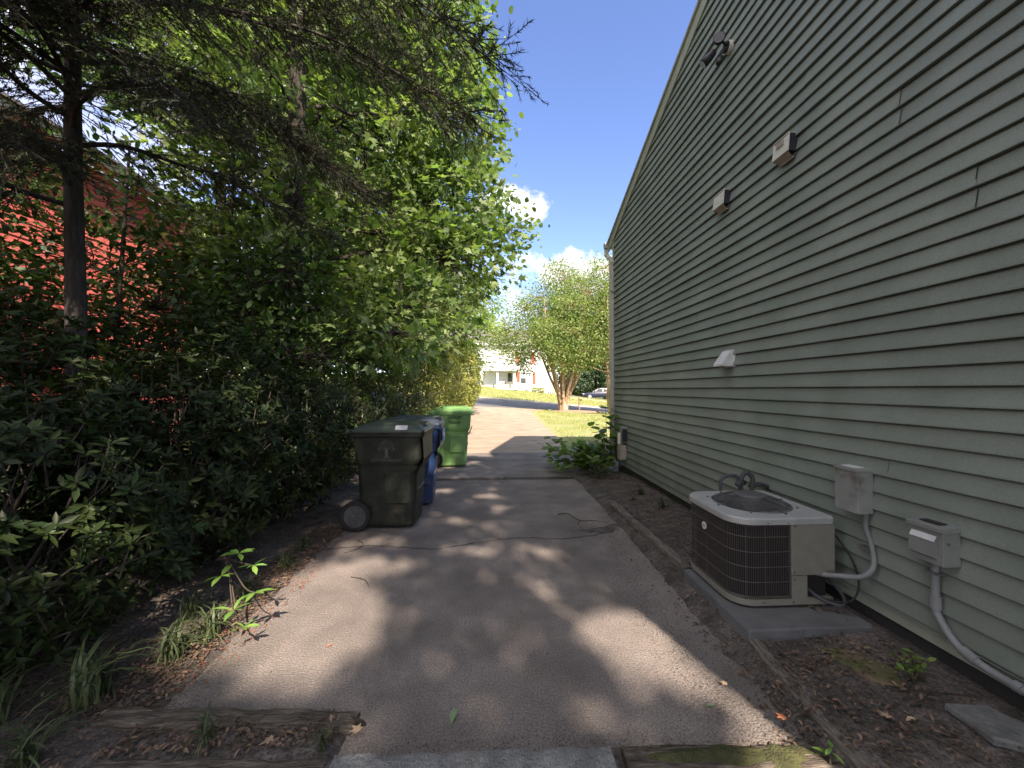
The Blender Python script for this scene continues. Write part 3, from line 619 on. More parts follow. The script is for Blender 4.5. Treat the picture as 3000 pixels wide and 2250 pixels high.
tree('tall_tree','tall dark-leaved tree whose crown shuts off the sky above the red house','tree',(-9.5,14.2,0),
  [(-9.5,14.2,-.1),(-9.4,14.1,4),(-9.2,13.9,9),(-9,13.6,15)],.22,
  [(-7.2,13.2,9.6,2.4,1.8,1.4),(-10.5,13.2,12.2,2.8,1.8,1.8),(-7.0,13.2,12.8,2.6,1.8,1.8),(-13.5,13.4,13.4,2.6,1.8,1.8),(-5.4,13.0,11,1.6,1.6,1.6),(-9.6,13.2,15.4,3,2,2)],
  'under',TUL,.22,620,17,.38,'bark',106)
US='slender understory trees on the left'
def under(base, h, lab, seed, sp, col='under', lean=0.0, n=230):
    x,y,z=base
    bl=[(x+sp*.5,y,h*.52,sp,sp*.8,h*.13),(x-sp*.5,y+.2,h*.66,sp,sp*.8,h*.13),(x+sp*.2,y,h*.85,sp*.8,sp*.7,h*.14),(x-.2,y-.1,h*.38,sp*.7,sp*.6,h*.09)]
    tree('slender_tree',lab,'tree',base,[(x,y,-.1),(x+lean*.3,y,h*.3),(x+lean*.6,y,h*.6),(x+lean,y,h)],.055,bl,col,T_ellip(.46,.04,.1),.14,n,12,.2,'bark_dark',seed,US,twig_r=.007,trunk_n=8)
under((-6.1,6.6,0),5.6,'slender tree whose leaves screen the middle of the red wall',201,1.3,lean=.3)
under((-7.6,6.0,0),5.2,'slender tree screening the far left end of the red wall',202,1.4,lean=-.2,n=420)
under((-6.9,4.3,0),4.6,'slender tree near the left frame edge, in front of the red siding',211,1.2,lean=.2,n=330)
under((-5.9,8.3,0),4.4,'slender leafy tree hiding the lower corner of the red house',212,1.2,lean=.2,n=330)
under((-5.0,7.6,0),6.5,'slender tree just left of the big shaggy trunk',203,1.1,lean=.2)
under((-6.6,9.2,0),6.0,'slender tree standing by the corner of the red house',204,1.2,lean=-.3)
under((-2.9,11.2,0),6.0,'slender pinkish-stemmed tree seen through leaves above the lime cart',205,1.2,lean=.3)
under((-4.3,10.4,0),4.6,'slender low-branching tree in the dark gap right of the big trunk',206,1.5,n=330)
under((-4.0,13.2,0),4.4,'slender bushy tree behind the third hedge shrub',207,1.6,n=330)
under((-3.6,17.4,0),5.0,'slender bushy tree behind the yellow-green hedge',208,1.7,'far_leaf',n=330)
under((-6.4,12.6,0),5.0,'slender bushy tree just past the red house corner',209,1.8,n=330)
under((-3.7,6.9,0),4.2,'slender young tree in front of the big trunk, hiding its foot',210,1.0,lean=-.5,n=240)

# ---- cedar whose dark boughs hang over the upper left
def cedar():
    R=random.Random(31); rr=np.random.default_rng(31); B=Vector((-4.75,4.75,0))
    t=empty('cedar_tree',B,0,'dark cedar with a slim straight trunk and drooping needle boughs across the top left','tree')
    tp=catmull([(0,0,-.1),(.02,0,2),(-.05,0,4.5),(-.1,0,8),(-.1,0,11)],5); k=len(tp)
    MB().tube(tp,[.115*(1-.65*i/(k-1)) for i in range(k)],12).put('trunk','bark_dark',t,smooth=True)
    W_=MB(); P_=[];D_=[];S_=[]
    limbs=[]
    for (z0,az,L_,dz) in [(5.6,-8,4.6,-.02),(6.4,-14,4.9,-.08),(6.9,-2,4.2,-.05),(7.6,-20,4.9,-.10),(5.0,4,3.4,-.05),(4.6,-30,3.0,-.05),(6.0,10,4.2,.02),(8.2,-6,4.3,-.12),(4.4,30,2.5,0),(5.4,-40,3.2,-.05),(6.2,-55,3.0,-.05),
                           (7.2,-35,4.2,-.1),(5.2,-150,2.6,-.02),(6.0,-120,3.0,-.05),(6.8,170,3.0,0),(4.7,-95,2.4,0),(7.6,-80,3.2,-.08),(7.3,20,4.2,0),(8.6,-50,4.2,-.1),(4.9,150,2.5,0),(5.8,-75,3.0,0),(8.8,-25,4.4,-.2),(3.9,-60,1.8,0),(3.7,-130,2.0,0)]+[(R.uniform(4.9,8.2),R.uniform(-105,45),R.uniform(2.2,3.4),R.uniform(-.10,.03)) for _ in range(18)]:
        a=rad(az); d=Vector((math.cos(a),math.sin(a),0)); p0=Vector((-.05,0,z0))
        pts=[p0+d*L_*f+Vector((0,0,L_*(dz*f*2+.10*math.sin(f*3.1)-.20*f*f)))+Vector((R.uniform(-.1,.1),R.uniform(-.1,.1),R.uniform(-.06,.06)))*(f>0) for f in (0,.2,.4,.6,.8,1)]
        pts=catmull(pts,4); n=len(pts); W_.tube(pts,[.030*(1-.85*i/n) for i in range(n)],6,cap=False)
        for i in range(3,n):
            f=i/n
            for s_ in range(6):
                side=Vector((-d.y,d.x,0))*(1 if s_%2 else -1)
                dd=(d*R.uniform(.4,1.0)+side*R.uniform(.3,1.0)+Vector((0,0,R.uniform(-.75,.05)))).normalized(); ll=R.uniform(.35,.95)*(1.15-.5*f)
                q=pts[i]+d*R.uniform(-.1,.1); tw=[q,q+dd*ll*.5+Vector((0,0,-.03)),q+dd*ll+Vector((0,0,-.12*ll))]
                W_.tube(tw,[.006,.004,.0015],3,cap=False)
                m=R.choice((2,3,3,4))
                for u in range(m):
                    g=(u+R.random())/m; b=tw[0].lerp(tw[2],g)
                    e=(dd+Vector((R.uniform(-.7,.7),R.uniform(-.7,.7),R.uniform(-.7,.3)))).normalized(); sl=R.uniform(.12,.28)
                    W_.tube([b,b+e*sl],[.0025,.001],3,cap=False)
                    k2=int(34*sl/.2)
                    for v in range(k2):
                        h=v/k2; P_.append(b+e*sl*h)
                        D_.append(e*.9+Vector((R.gauss(0,.6),R.gauss(0,.6),R.gauss(0,.6)))); S_.append(R.uniform(.028,.060))
    W_.put('branches','bark_dark',t,smooth=True)
    T=(np.array([(-.085,0,0),(.085,0,0),(.0,1,0)]),np.array([(0,1,2)]))
    tri_obj('needles',[scatter(*T,np.array([tuple(p) for p in P_]),np.array([tuple(p) for p in D_]),np.array(S_),r=rr)],'cedar',t)
cedar()
# ---- shade trees behind the camera: their gaps let the sun through onto the drive
def shade_tree(base, x0, x1, seed, lab):
    R=random.Random(seed); rr=np.random.default_rng(seed); n=int(400*(x1-x0)*11.3)
    gx=rr.uniform(x0,x1,n); gy=rr.uniform(-2,9.3,n); k=~lit_mask(gx,gy); gx=gx[k]; gy=gy[k]; n=len(gx)
    mid=(x0+x1)/2
    h=11.5+rr.normal(0,1.3,n)+1.2*np.sin(gx*1.3)*np.cos(gy*1.1); h=np.clip(h,8.5,15)
    pos=np.stack([gx+KX*h,gy-KY*h,h],1); d=unit(n,rr)+np.array([0,0,-.2])
    t=empty('shade_tree',base,0,lab,'tree','tall shade trees behind the camera'); B=np.array(base)
    tri_obj('crown',[scatter(*TUL,pos-B,d,.15*rr.uniform(.7,1.2,n),r=rr,updev=.5)],'gum',t)
    tp=catmull([(0,0,-.2),(.1,0,3),(.0,.1,7),(.1,0,12)],4); mb=MB().tube(tp,[.32-.016*i for i in range(len(tp))],12); mb.put('trunk','bark',t,smooth=True)
    W_=MB()
    for i in range(26):
        q=tp[R.randrange(6,len(tp))]; low=np.flatnonzero(gy<1.0); j=int(low[R.randrange(len(low))]); p=Vector(pos[j]-B)
        W_.tube(wood_path(R,q,p,.05,.15,5),[.05*(1-.8*a/5) for a in range(6)],5,cap=False)
    W_.put('branches','bark',t,smooth=True)
shade_tree((-2.5,-9.5,0),-9.5,-2.6,301,'tall shade tree behind the camera, standing over the shrub side')
shade_tree((4.6,-12.5,0),-2.6,2.4,302,'tall shade tree behind the camera, standing over the drive')

tree('shade_tree','unseen low bushy tree added for shade behind and left of the camera','tree',(-4.4,-1.8,0),[(-4.4,-1.8,-.1),(-4.4,-1.8,1.5),(-4.3,-1.9,3.5),(-4.2,-2,6)],.14,
  [(-3.6,-1.9,2.2,1.2,1.5,1.0),(-4.4,-2.6,3.8,1.7,1.6,1.2),(-4.2,-1.4,5.4,2.0,1.6,1.2),(-5.8,-1.6,3.2,1.4,1.6,1.6),(-3.2,-3.6,3.0,1.2,1.4,1.6)],'under',TUL,.2,420,15,.32,'bark',107,'tall shade trees behind the camera')  # added out of view to darken the near wall and left shrubs
# ---- crape myrtles on the front lawn
def crape(base, seed, lab, sc_=1.0, stems=7, spread=1.0):
    R=random.Random(seed); B=Vector(base); bl=[]
    def wood(W_,b0):
        for i in range(stems):
            a=i*2*math.pi/stems+.3; r0=.28*sc_; rt=R.uniform(1.1,2.3)*sc_*spread
            p=[(r0*math.cos(a)*.7,r0*math.sin(a)*.7,-.1),(r0*math.cos(a)*1.2,r0*math.sin(a)*1.2,.9*sc_),(rt*.55*math.cos(a),rt*.55*math.sin(a),2.6*sc_),(rt*math.cos(a),rt*math.sin(a),5.0*sc_),(rt*1.25*math.cos(a),rt*1.25*math.sin(a),7.5*sc_)]
            c=catmull(p,5); W_.tube(c,[.14*sc_*(1-.8*j/len(c)) for j in range(len(c))],7,cap=False)
            for j in (9,12,15,17):
                if j<len(c):
                    q=c[j]; W_.tube(wood_path(R,q,q+Vector((R.uniform(-1,1),R.uniform(-1,1),R.uniform(.6,1.6)))*sc_,.05,.2,4),[.04*sc_*(1-.7*e/4) for e in range(5)],5,cap=False)
    x,y,z=base; s=sc_
    for dx,dy,dz,rx,ry,rz_ in [(0,0,6.2,2.4,2,1.6),(-2.2,0,5.2,1.8,1.6,1.3),(2.2,0,5.4,1.9,1.6,1.3),(-1.4,.3,7.9,1.7,1.5,1.2),(1.2,.3,8.2,1.9,1.5,1.3),(0,0,9.4,1.6,1.4,.9),(-3.2,0,3.9,1.2,1.2,.7),(3.0,0,3.9,1.3,1.2,.8),(-2.6,0,7,1.2,1.2,.9),(-3.9,0,5.6,1.0,1.2,1.0),(-1.6,-.4,4.1,1.5,1,.7),(1.6,-.4,4.0,1.4,1,.7),(3.3,0,6.9,1.3,1.2,1.2),(.2,0,7.4,1.6,1.4,1.2),(0,-.8,4.2,1.6,1,.6),(-1.2,.2,5.6,1.5,1.2,1.0),(1.0,-.5,3.4,1.2,.9,.5),(-2.9,0,3.2,.9,.9,.5),(-4.6,0,5.0,1.1,1.1,.8),(-3.9,-.3,4.3,1.0,1,.5)]:
        bl.append((x+dx*s,y+dy*s,z+dz*s,rx*s,ry*s,rz_*s))
    return tree('crape_myrtle',lab,'tree',base,[(x,y,z-.1),(x+.05,y,z+2*s),(x+.2,y,z+5*s),(x+.1,y,z+9*s)],.13*s,bl,'crape',T_diamond(.6),.15,1250,32,.32,'bark_tan',seed,'crape myrtles on the front lawn',extra_wood=wood,twig_r=.014,shell=.3)
crape((5.05,27.0,zt(5.05,27)+.02),401,'full multi-stemmed crape myrtle with tan bark in front of the white house',1.0,9)
crape((7.95,25.0,zt(7.95,25)+.02),402,'crape myrtle half hidden by the green house corner, beside the dark car',1.0,5,.4)
# dark evergreens behind the car, trees behind the white house
for i,(x,y,R_,lab) in enumerate([(13.2,58,(3.4,2,5.2),'dark evergreen mass just right of the white house'),(18.5,60,(3.4,2,6.0),'dark evergreen behind the rear of the dark car')]):
    shrub('evergreen_tree',lab,'tree',(x,y,zt(x,y)),70+i,R_,1500,T_ellip(.4),'dark_ever',.42,7,0,'dark evergreens behind the parked car',10,.6)
tree('background_tree','hazy green tree rising behind the right side of the white house','tree',(14,75,1),[(14,75,1),(14,75,7),(14,75,13)],.35,
  [(10,75,9,5,4,3.5),(16,75,10,5,4,4),(22,75,8,5,4,4),(13,75,13,4,4,3)],'crape',TUL,.8,360,13,1.0,'bark',501)
tree('background_tree','broad tree behind the left end of the white house','tree',(-14,62,2),[(-14,62,2),(-14,62,8),(-14,62,14)],.35,
  [(-9,62,8,5,4,3.5),(-16,62,9,5,4,4),(-4,62,11,4,4,3),(-12,62,13,5,4,3)],'far_leaf',TUL,.8,360,13,1.0,'bark',502)

# ---- weeds by the house corner
def weed(base, lab, stalks, ls, seed, mt='weed', T_=None, grp=None, per=9):
    R=random.Random(seed); rr=np.random.default_rng(seed); t=empty('weed_plant',base,0,lab,'plant',grp); mb=MB(); P_=[];D_=[]
    for (dx,dy,h) in stalks:
        c=catmull([(0,0,0),(dx*.35,dy*.35,h*.55),(dx*.75,dy*.75,h*.9),(dx,dy,h)],4); mb.tube(c,[.006*(1-.06*i) for i in range(len(c))],4,cap=False)
        for j in range(per):
            p=c[min(len(c)-1,int(3+(len(c)-4)*j/per))]; P_.append(tuple(p)); a=j*2.4+dx*5; D_.append((math.cos(a)+dx*.6,math.sin(a)+dy*.6,R.uniform(-.4,.5)))
    mb.put('stems','twig',t,smooth=True)
    tri_obj('leaves',[scatter(*(T_ or TUL),np.array(P_),np.array(D_),ls*rr.uniform(.55,1.2,len(P_)),r=rr,updev=.35)],mt,t); return t
_R=random.Random(77)
weed((2.1,7.6,0),'bushy weed with big lobed leaves sprawling from the green house corner over the drive',[(_R.uniform(-1.05,.3),_R.uniform(-.7,.5),_R.uniform(.12,.62)) for _ in range(60)],.15,601)
weed((2.22,7.35,0),'tall upright weed against the downspout',[(-.05,0,1.3),(.08,-.1,1.15),(-.3,-.1,1.0),(.12,-.3,.95),(-.15,.1,.8)],.17,602)
weed((1.9,6.7,0.03),'low ferny dark weed in front of the sprawling one',[(_R.uniform(-.35,.45),_R.uniform(-.3,.35),_R.uniform(.12,.34)) for _ in range(22)],.07,603,'under',T_ellip(.35))
weed((2.18,1.93,.09),'small low weed below the grey conduit near the wall',[(_R.uniform(-.10,.10),_R.uniform(-.10,.10),_R.uniform(.05,.14)) for _ in range(7)],.045,604,'weed',T_ellip(.4),per=7)
weed((1.43,1.60,.02),'tiny seedling at the bottom edge near the mossy timber',[(.02,.01,.06)],.06,605,'bright_leaf',T_ellip(.35),per=5)
# ---- strap-leaved tufts
def tuft(x,y,s,n,lab,seed,z=None,mt='strap'):
    rr=np.random.default_rng(seed); t=empty('grass_tuft',(x,y,zg(x,y) if z is None else z),0,lab,'plant','strap-leaved tufts')
    n=int(n*1.6); a=rr.uniform(0,6.28,n); d=np.stack([np.cos(a),np.sin(a),rr.uniform(.1,1.9,n)],1); pos=np.stack([rr.normal(0,.03,n)*s,rr.normal(0,.03,n)*s,np.zeros(n)],1)
    tri_obj('blades',[scatter(*T_strap(),pos,d,.26*s*rr.uniform(.5,1.15,n),r=rr,updev=.08)],mt,t)
for i,(x,y,s,n,lab) in enumerate([
 (-2.02,2.12,1.1,42,'large strappy tuft above the upper left timber'),(-2.3,1.95,1.0,36,'strappy tuft at the left edge of the photo beside the upper timber'),
 (-1.95,1.78,.8,26,'strappy tuft sprouting between the left ends of the two timbers'),(-1.28,1.86,.55,18,'small tuft growing between the two left timbers, near their middle'),
 (-2.25,1.62,.9,30,'strappy tuft in the bottom left corner'),(-.74,1.80,.35,20,'wispy tuft at the end of the lower timber, beside the concrete block'),
 (-1.78,2.62,.8,50,'tuft with tan blades right under the bright leafy shoot'),(-1.86,2.42,.85,46,'dense tuft just in front of the bright leafy shoot'),
 (-1.84,3.10,.7,40,'low grassy tuft behind the bright leafy shoot'),(-1.80,3.6,.6,40,'grassy tuft halfway between the shoot and the dark green cart'),
 (-1.84,4.0,.55,36,'grassy tuft in front of the cart wheel'),(-2.05,2.85,.8,34,'shaded tuft between the nearest bush and the bright shoot'),
 (2.14,5.5,.6,26,'pale tuft against the siding, farther one'),(2.18,4.9,.6,26,'pale tuft against the siding, nearer one'),(1.95,5.3,.45,16,'small tuft out on the bare soil left of the siding tufts')]):
    tuft(x,y,s,n,lab,700+i)
# ---- grass on the lawns (uncountable)
def lawn(name, n, xr, yr, s, seed, cond=None):
    rr=np.random.default_rng(seed); x=rr.uniform(*xr,n); y=rr.uniform(*yr,n)
    if cond is not None: k=cond(x,y); x=x[k]; y=y[k]
    z=np.array([zg(a,b) for a,b in zip(x,y)]); m=len(x)
    T=(np.array([(-.09,0,0),(.09,0,0),(.06,.6,.05),(0,1,.2)]),np.array([(0,1,2),(0,2,3)]))
    d=np.stack([rr.normal(0,.55,m),rr.normal(0,.55,m),np.ones(m)],1)
    tag(tri_obj(name,[scatter(*T,np.stack([x,y,z],1),d,s*rr.uniform(.5,1.4,m),r=rr)],'grass'),kind='stuff')
patch=lambda x,y:(np.sin(x*2.1+y*.7)+np.sin(y*1.9-x*.8)+rr0(len(x)))>-.5
rr0=lambda n:np.random.default_rng(5).normal(0,.8,n)
lawn('lawn_grass',46000,(2.2,14),(10.2,27.6),.075,801,lambda x,y:patch(x,y)&(x>2.35+.032*(y-9.8)+np.maximum(0,y-25)*.35)&((y>11.6)|(rr0(len(x))>.9))&(np.abs(x-4.2)/1.9+np.abs(y-11.3)/.9>1))
lawn('far_lawn_grass',42000,(-14,20),(36.6,50),.13,802)
# ---- leaf litter (uncountable)
def litter(n, boxes, seed):
    rr=np.random.default_rng(seed); X=[];Y_=[]
    for (x0,x1,y0,y1,wt) in boxes: m=int(n*wt); X.append(rr.uniform(x0,x1,m)); Y_.append(rr.uniform(y0,y1,m))
    x=np.concatenate(X); y=np.concatenate(Y_); z=np.array([zg(a,b) for a,b in zip(x,y)])+.012+rr.uniform(0,.012,len(x))
    d=np.stack([rr.normal(0,1,len(x)),rr.normal(0,1,len(x)),rr.normal(0,.18,len(x))],1)
    tag(tri_obj('leaf_litter',[scatter(*T_ellip(.38,.12,.2),np.stack([x,y,z],1),d,rr.uniform(.012,.040,len(x)),r=rr,updev=.25)],'litter'),kind='stuff')
litter(11000,[(-1.98,-1.66,2.0,4.6,.22),(-2.6,-1.75,1.5,2.6,.10),(1.7,2.35,2.0,7,.22),(1.25,1.7,1.6,5.2,.10),(-3.6,-1.8,2.2,5.5,.14),(-1.7,-.7,1.8,1.97,.05),(1.2,2.3,1.5,2.2,.07),(1.9,2.34,3.2,3.8,.03)],811)

def crumbs():
    # crumbs of soil and grit fraying the soil edges over the concrete (uncountable)
    rr=np.random.default_rng(821); X=[];Y_=[]
    for (xa,ya),(xb,yb),sd,n in [((-1.62,1.9),(-1.60,3.4),.09,1500),((-1.6,3.4),(-1.62,6.6),.06,900),((1.15,1.8),(1.15,3.0),.10,1800),((1.15,3.0),(1.42,4.4),.10,1600),((1.42,4.4),(1.8,6.8),.05,1000),((.9,4.42),(1.5,4.5),.07,700),((-1.6,7.02),(1.8,7.02),.04,700),((-.6,1.8),(1.3,1.76),.03,500)]:
        t_=rr.random(n); X.append(xa+(xb-xa)*t_+rr.normal(0,sd,n)); Y_.append(ya+(yb-ya)*t_+rr.normal(0,min(sd,.05),n))
    x=np.concatenate(X); y=np.concatenate(Y_); n=len(x); z=np.maximum(.001,np.array([zg(a,b) for a,b in zip(x,y)]))
    tv=np.array([(-.5,-.4,0),(.5,-.5,0),(.45,.5,0),(-.45,.45,0),(0,0,.6)]); tf=np.array([(0,1,4),(1,2,4),(2,3,4),(3,0,4)])
    d=np.stack([rr.normal(0,1,n),rr.normal(0,1,n),np.zeros(n)],1)
    tag(tri_obj('soil_crumbs',[scatter(tv,tf,np.stack([x,y,z],1),d,rr.uniform(.002,.007,n),r=rr,updev=.05)],'ground'),kind='stuff')
crumbs()

def sliver(name, n, box, z, m, s0, s1, w_, seed, thick=.01):
    rr=np.random.default_rng(seed); x=rr.uniform(box[0],box[1],n); y=rr.uniform(box[2],box[3],n)
    zz=np.array([z if z is not None else max(0.002,zg(a,b)+.006) for a,b in zip(x,y)])+rr.uniform(0,thick,n)
    d=np.stack([rr.normal(0,1,n),rr.normal(0,1,n),rr.normal(0,.12,n)],1)
    tag(tri_obj(name,[scatter(*T_ellip(w_,.1,.2),np.stack([x,y,zz],1),d,rr.uniform(s0,s1,n),r=rr,updev=.25)],m),kind='stuff')
sliver('rust_litter',600,(-1.80,-1.50,2.2,4.4),None,'rust',.012,.035,.28,831)
sliver('tan_litter',160,(-1.55,1.3,1.8,6.8),None,'litter',.008,.022,.35,832,.001)
sliver('pad_litter',170,(2.10,2.36,2.45,3.1),.142,'litter',.02,.06,.4,833,.02)

# ------------------------------------------------------------------ green house
WX=2.42; Y0=-1.7; Y1=7.52; RIDGE_Y=2.0; PITCH=.4126; ZE=4.64; EXPO=.1098; ZB=.30
def roofz(y): return ZE+PITCH*((Y1-y) if y>=RIDGE_Y else (Y1-RIDGE_Y)-(RIDGE_Y-y))
gh=empty('green_house',(WX,Y1,0),0,'sage green clapboard-sided house filling the right side, seen along its gable wall','house')
def gput(mb,name,m,parent=gh,**k):
    o=mb.put(name,m,None,**k)
    o.parent=parent
    if par_is_root(o): o.matrix_parent_inverse=Matrix.Translation((-WX,-Y1,0))
    return o
def siding():
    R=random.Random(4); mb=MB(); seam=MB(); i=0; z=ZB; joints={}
    known={ }
    row=0
    while z<7.6:
        z1=z+EXPO
        # extent under the roof
        def ext(zz):
            if zz<=roofz(Y0)-0.001 and zz<=ZE: return Y0,Y1
            a=Y0 if zz<=roofz(Y0) else RIDGE_Y-(roofz(RIDGE_Y)-zz)/PITCH
            b=Y1 if zz<=ZE else RIDGE_Y+(roofz(RIDGE_Y)-zz)/PITCH
            return a,b
        a0,b0=ext(z); a1,b1=ext(z1)
        if b0-a0<.2 or b1<=a1: break
        pair=row//2
        if pair not in joints:
            off=R.uniform(0,3.6); joints[pair]=[Y0+off-3.6+3.62*k for k in range(6)]
        js=[j for j in joints[pair] if a0+.25<j<b0-.25]
        cuts=[None]+js+[None]
        for s in range(len(cuts)-1):
            ya0=a0 if cuts[s] is None else cuts[s]-.0; ya1=a1 if cuts[s] is None else max(a1,cuts[s])
            yb0=b0 if cuts[s+1] is None else cuts[s+1]+.03; yb1=b1 if cuts[s+1] is None else min(b1,cuts[s+1]+.03)
            if yb1<=ya1: continue
            px=WX-(.0035 if s%2 else 0)-R.uniform(0,.0015)
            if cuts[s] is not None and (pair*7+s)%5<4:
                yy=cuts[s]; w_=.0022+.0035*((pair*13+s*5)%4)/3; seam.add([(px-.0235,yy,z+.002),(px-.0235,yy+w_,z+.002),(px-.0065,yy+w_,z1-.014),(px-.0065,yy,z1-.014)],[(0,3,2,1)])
            # stations along the board, with a faint waviness
            n=max(2,int((yb0-ya0)/.35)); front=[];
            for q in range(n+1):
                t=q/n; yb=ya0+(yb0-ya0)*t; yt=ya1+(yb1-ya1)*t; wv=.0020*math.sin(yb*3.1+row*1.7)+.0014*math.sin(yb*7.7+row*2.3)
                x0=px-.022+wv; x1=px-.003+wv*.3
                front+= [(px+.012,yb,z+.002),(x0,yb,z),(x0,yb,z+.007),(x1,yt,z1-.013),(px+.012,yt,z1+.006)]
            fs=[(q*5+k,(q+1)*5+k,(q+1)*5+k+1,q*5+k+1) for q in range(n) for k in range(4)]
            mb.add(front,[f[::-1] for f in fs])
            for q in (0,n): e=front[q*5:q*5+4]; mb.add(e+[(e[1][0]+.008,e[1][1],z+.002),(e[3][0]+.008,e[3][1],e[3][2])],[(1,3,5,4)])
        z=z1; row+=1
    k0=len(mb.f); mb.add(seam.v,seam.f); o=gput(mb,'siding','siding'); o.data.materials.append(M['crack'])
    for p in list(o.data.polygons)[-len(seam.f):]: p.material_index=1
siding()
# solid body behind the siding
b=MB()
prof=[(Y0,.2),(Y1,.2),(Y1,ZE-.02),(RIDGE_Y,roofz(RIDGE_Y)-.03),(Y0,roofz(Y0)-.02)]
vs=[(WX+.012,y,z) for y,z in prof]+[(WX+9,y,z) for y,z in prof]
b.add(vs,[(0,4,3,2,1),(5,6,7,8,9)]+[(i,(i+1)%5,(i+1)%5+5,i+5) for i in range(5)]); gput(b,'wall','trim_green')
gput(MB().box(WX+.05,WX+8.9,Y0+.05,Y1-.05,-.2,.22),'foundation','stone_gap_shade')
gput(MB().box(WX-.020,WX+.006,Y1-.005,Y1+.075,.25,ZE+.02).box(WX+.006,WX+.09,Y1+.004,Y1+.075,.25,ZE-.1),'corner_board','trim_green')
# rake board, soffit and roof
def rake(y0,y1,x0,x1,dz0,dz1,mt,name,par=gh):
    vs=[]
    for y in (y0,y1):
        for x,dz in ((x0,dz0),(x1,dz0),(x1,dz1),(x0,dz1)): vs.append((x,y,roofz(y)+dz))
    return gput(MB().add(vs,[(0,1,2,3),(7,6,5,4),(0,4,5,1),(1,5,6,2),(2,6,7,3),(3,7,4,0)]),name,mt,par)
OV=.30
rake(RIDGE_Y,Y1+OV,WX-.035,WX-.013,-.13,.055,'trim_green','rake_board')
rake(Y0-.2,RIDGE_Y,WX-.035,WX-.013,-.13,.055,'trim_green','rake_board')
roofo=rake(RIDGE_Y,Y1+OV+.05,WX-.055,WX+9,.058,.085,'shingle','roof'); rake(Y0-.2,RIDGE_Y,WX-.055,WX+9,.058,.085,'shingle','roof')
rake(RIDGE_Y,Y1+OV+.04,WX-.062,WX-.036,.040,.0575,'trim_pale','drip_edge')
# boxed eave return and gutter at the far corner
ez=roofz(Y1+OV)
gput(MB().box(WX-.012,WX+9,Y1+.08,Y1+OV-.01,ez-.06,ez-.045),'soffit','trim_green')
gput(MB().add([(WX-.03,Y1+.08,ez-.06),(WX-.03,Y1+OV-.01,ez-.06),(WX-.03,Y1+OV-.01,ez+.02),(WX-.03,Y1+.08,roofz(Y1+.08)-.1),(WX-.014,Y1+.08,ez-.06),(WX-.014,Y1+OV-.01,ez-.06),(WX-.014,Y1+OV-.01,ez+.02),(WX-.014,Y1+.08,roofz(Y1+.08)-.1)],[(0,3,2,1),(4,5,6,7),(0,1,5,4),(1,2,6,5),(2,3,7,6),(3,0,4,7)]),'eave_return','trim_pale')
g=MB(); gy=Y1+OV+.005; gz=ez-.055
pr=[(gy,gz+.12),(gy,gz+.0),(gy+.075,gz),(gy+.095,gz+.03),(gy+.105,gz+.12),(gy+.100,gz+.12),(gy+.088,gz+.03),(gy+.070,gz+.008),(gy+.008,gz+.008),(gy+.008,gz+.12)]
vs=[(WX-.10,y,z) for y,z in pr]+[(WX+9,y,z) for y,z in pr]; n=len(pr)
g.add(vs,[(i,(i+1)%n,(i+1)%n+n,i+n) for i in range(n)]); g.add([(WX-.10,y,z) for y,z in pr[:5]],[(0,1,2,3,4)]); gut=gput(g,'gutter','trim_green')
ds=MB(); pth=[(WX-.055,gy+.05,gz),(WX-.055,gy+.04,gz-.14),(WX-.055,Y1+.06,gz-.30),(WX-.055,Y1+.035,gz-.40),(WX-.055,Y1+.035,.2)]
for a,b_ in zip(pth[:-1],pth[1:]): ds.bar(a,b_,.075,.055,up=(0,1,.01))
gput(ds,'downspout','trim_pale',bevel=.006)
for z_ in (3.5,1.2): gput(MB().box(WX-.088,WX-.02,Y1-.008,Y1+.078,z_,z_+.03),'downspout_strap','trim_green')

# ------------------------------------------------------------------ wall fixtures
def vent(y0,y1,z0,z1,lab,slots):
    t=empty('exhaust_vent',(WX-.012,(y0+y1)/2,z0),0,lab,'vent','pale exhaust vents high on the siding')
    h=z1-z0; hw=(y1-y0)/2
    MB().add([(-.075,-hw,0.0),(-.075,hw,0),(-.062,hw,h),(-.062,-hw,h),(-.085,-hw,0.0),(-.085,hw,0),(-.068,hw,h+.004),(-.068,-hw,h+.004)],[(4,7,6,5),(0,1,2,3),(0,4,5,1),(1,5,6,2),(2,6,7,3),(3,7,4,0)]).put('cover','vent_pale',t)
    MB().box(-.066,0,-hw+.004,hw-.004,h-.002,h+.002).put('top_flange','vent_pale',t)
    MB().box(-.07,0,-hw+.006,hw-.006,.004,h-.004).put('housing','vent_dark',t)
    MB().add([(-.083,-hw,-.001),(-.083,hw,-.001),(-.02,hw-.02,-.045),(-.02,-hw+.02,-.045),(0,hw-.01,0.003),(0,-hw+.01,0.003)],[(0,1,2,3),(3,2,4,5)]).tube([(-.03,-hw+.01,-.045),(-.03,hw-.01,-.045)],.006,6).put('damper_lip','vent_tan',t)
    if slots: MB().box(-.087,-.079,-hw*.45,-hw*.02,h*.52,h*.82).box(-.087,-.079,hw*.05,hw*.48,h*.52,h*.82).put('slot_grid','vent_tan',t)
vent(2.93,3.10,3.475,3.62,'near exhaust vent with two slots, higher of the two pale ones in the photo',True)
vent(3.79,3.97,3.465,3.61,'plain pale exhaust vent, farther from the camera and lower in the photo',False)
t=empty('dryer_vent',(WX-.012,3.83,1.83),0,'small white triangular dryer vent hood halfway down the siding','vent')
MB().add([(0,-.075,.155),(0,.075,.155),(-.03,.075,.155),(-.03,-.075,.155),(-.125,-.075,.02),(-.125,.075,.02),(-.125,-.075,.0),(-.125,.075,.0),(0,-.075,0),(0,.075,0)],
  [(0,1,2,3),(3,2,5,4),(4,5,7,6),(0,3,4,6,8),(1,9,7,5,2)]).put('hood','vent_white',t)
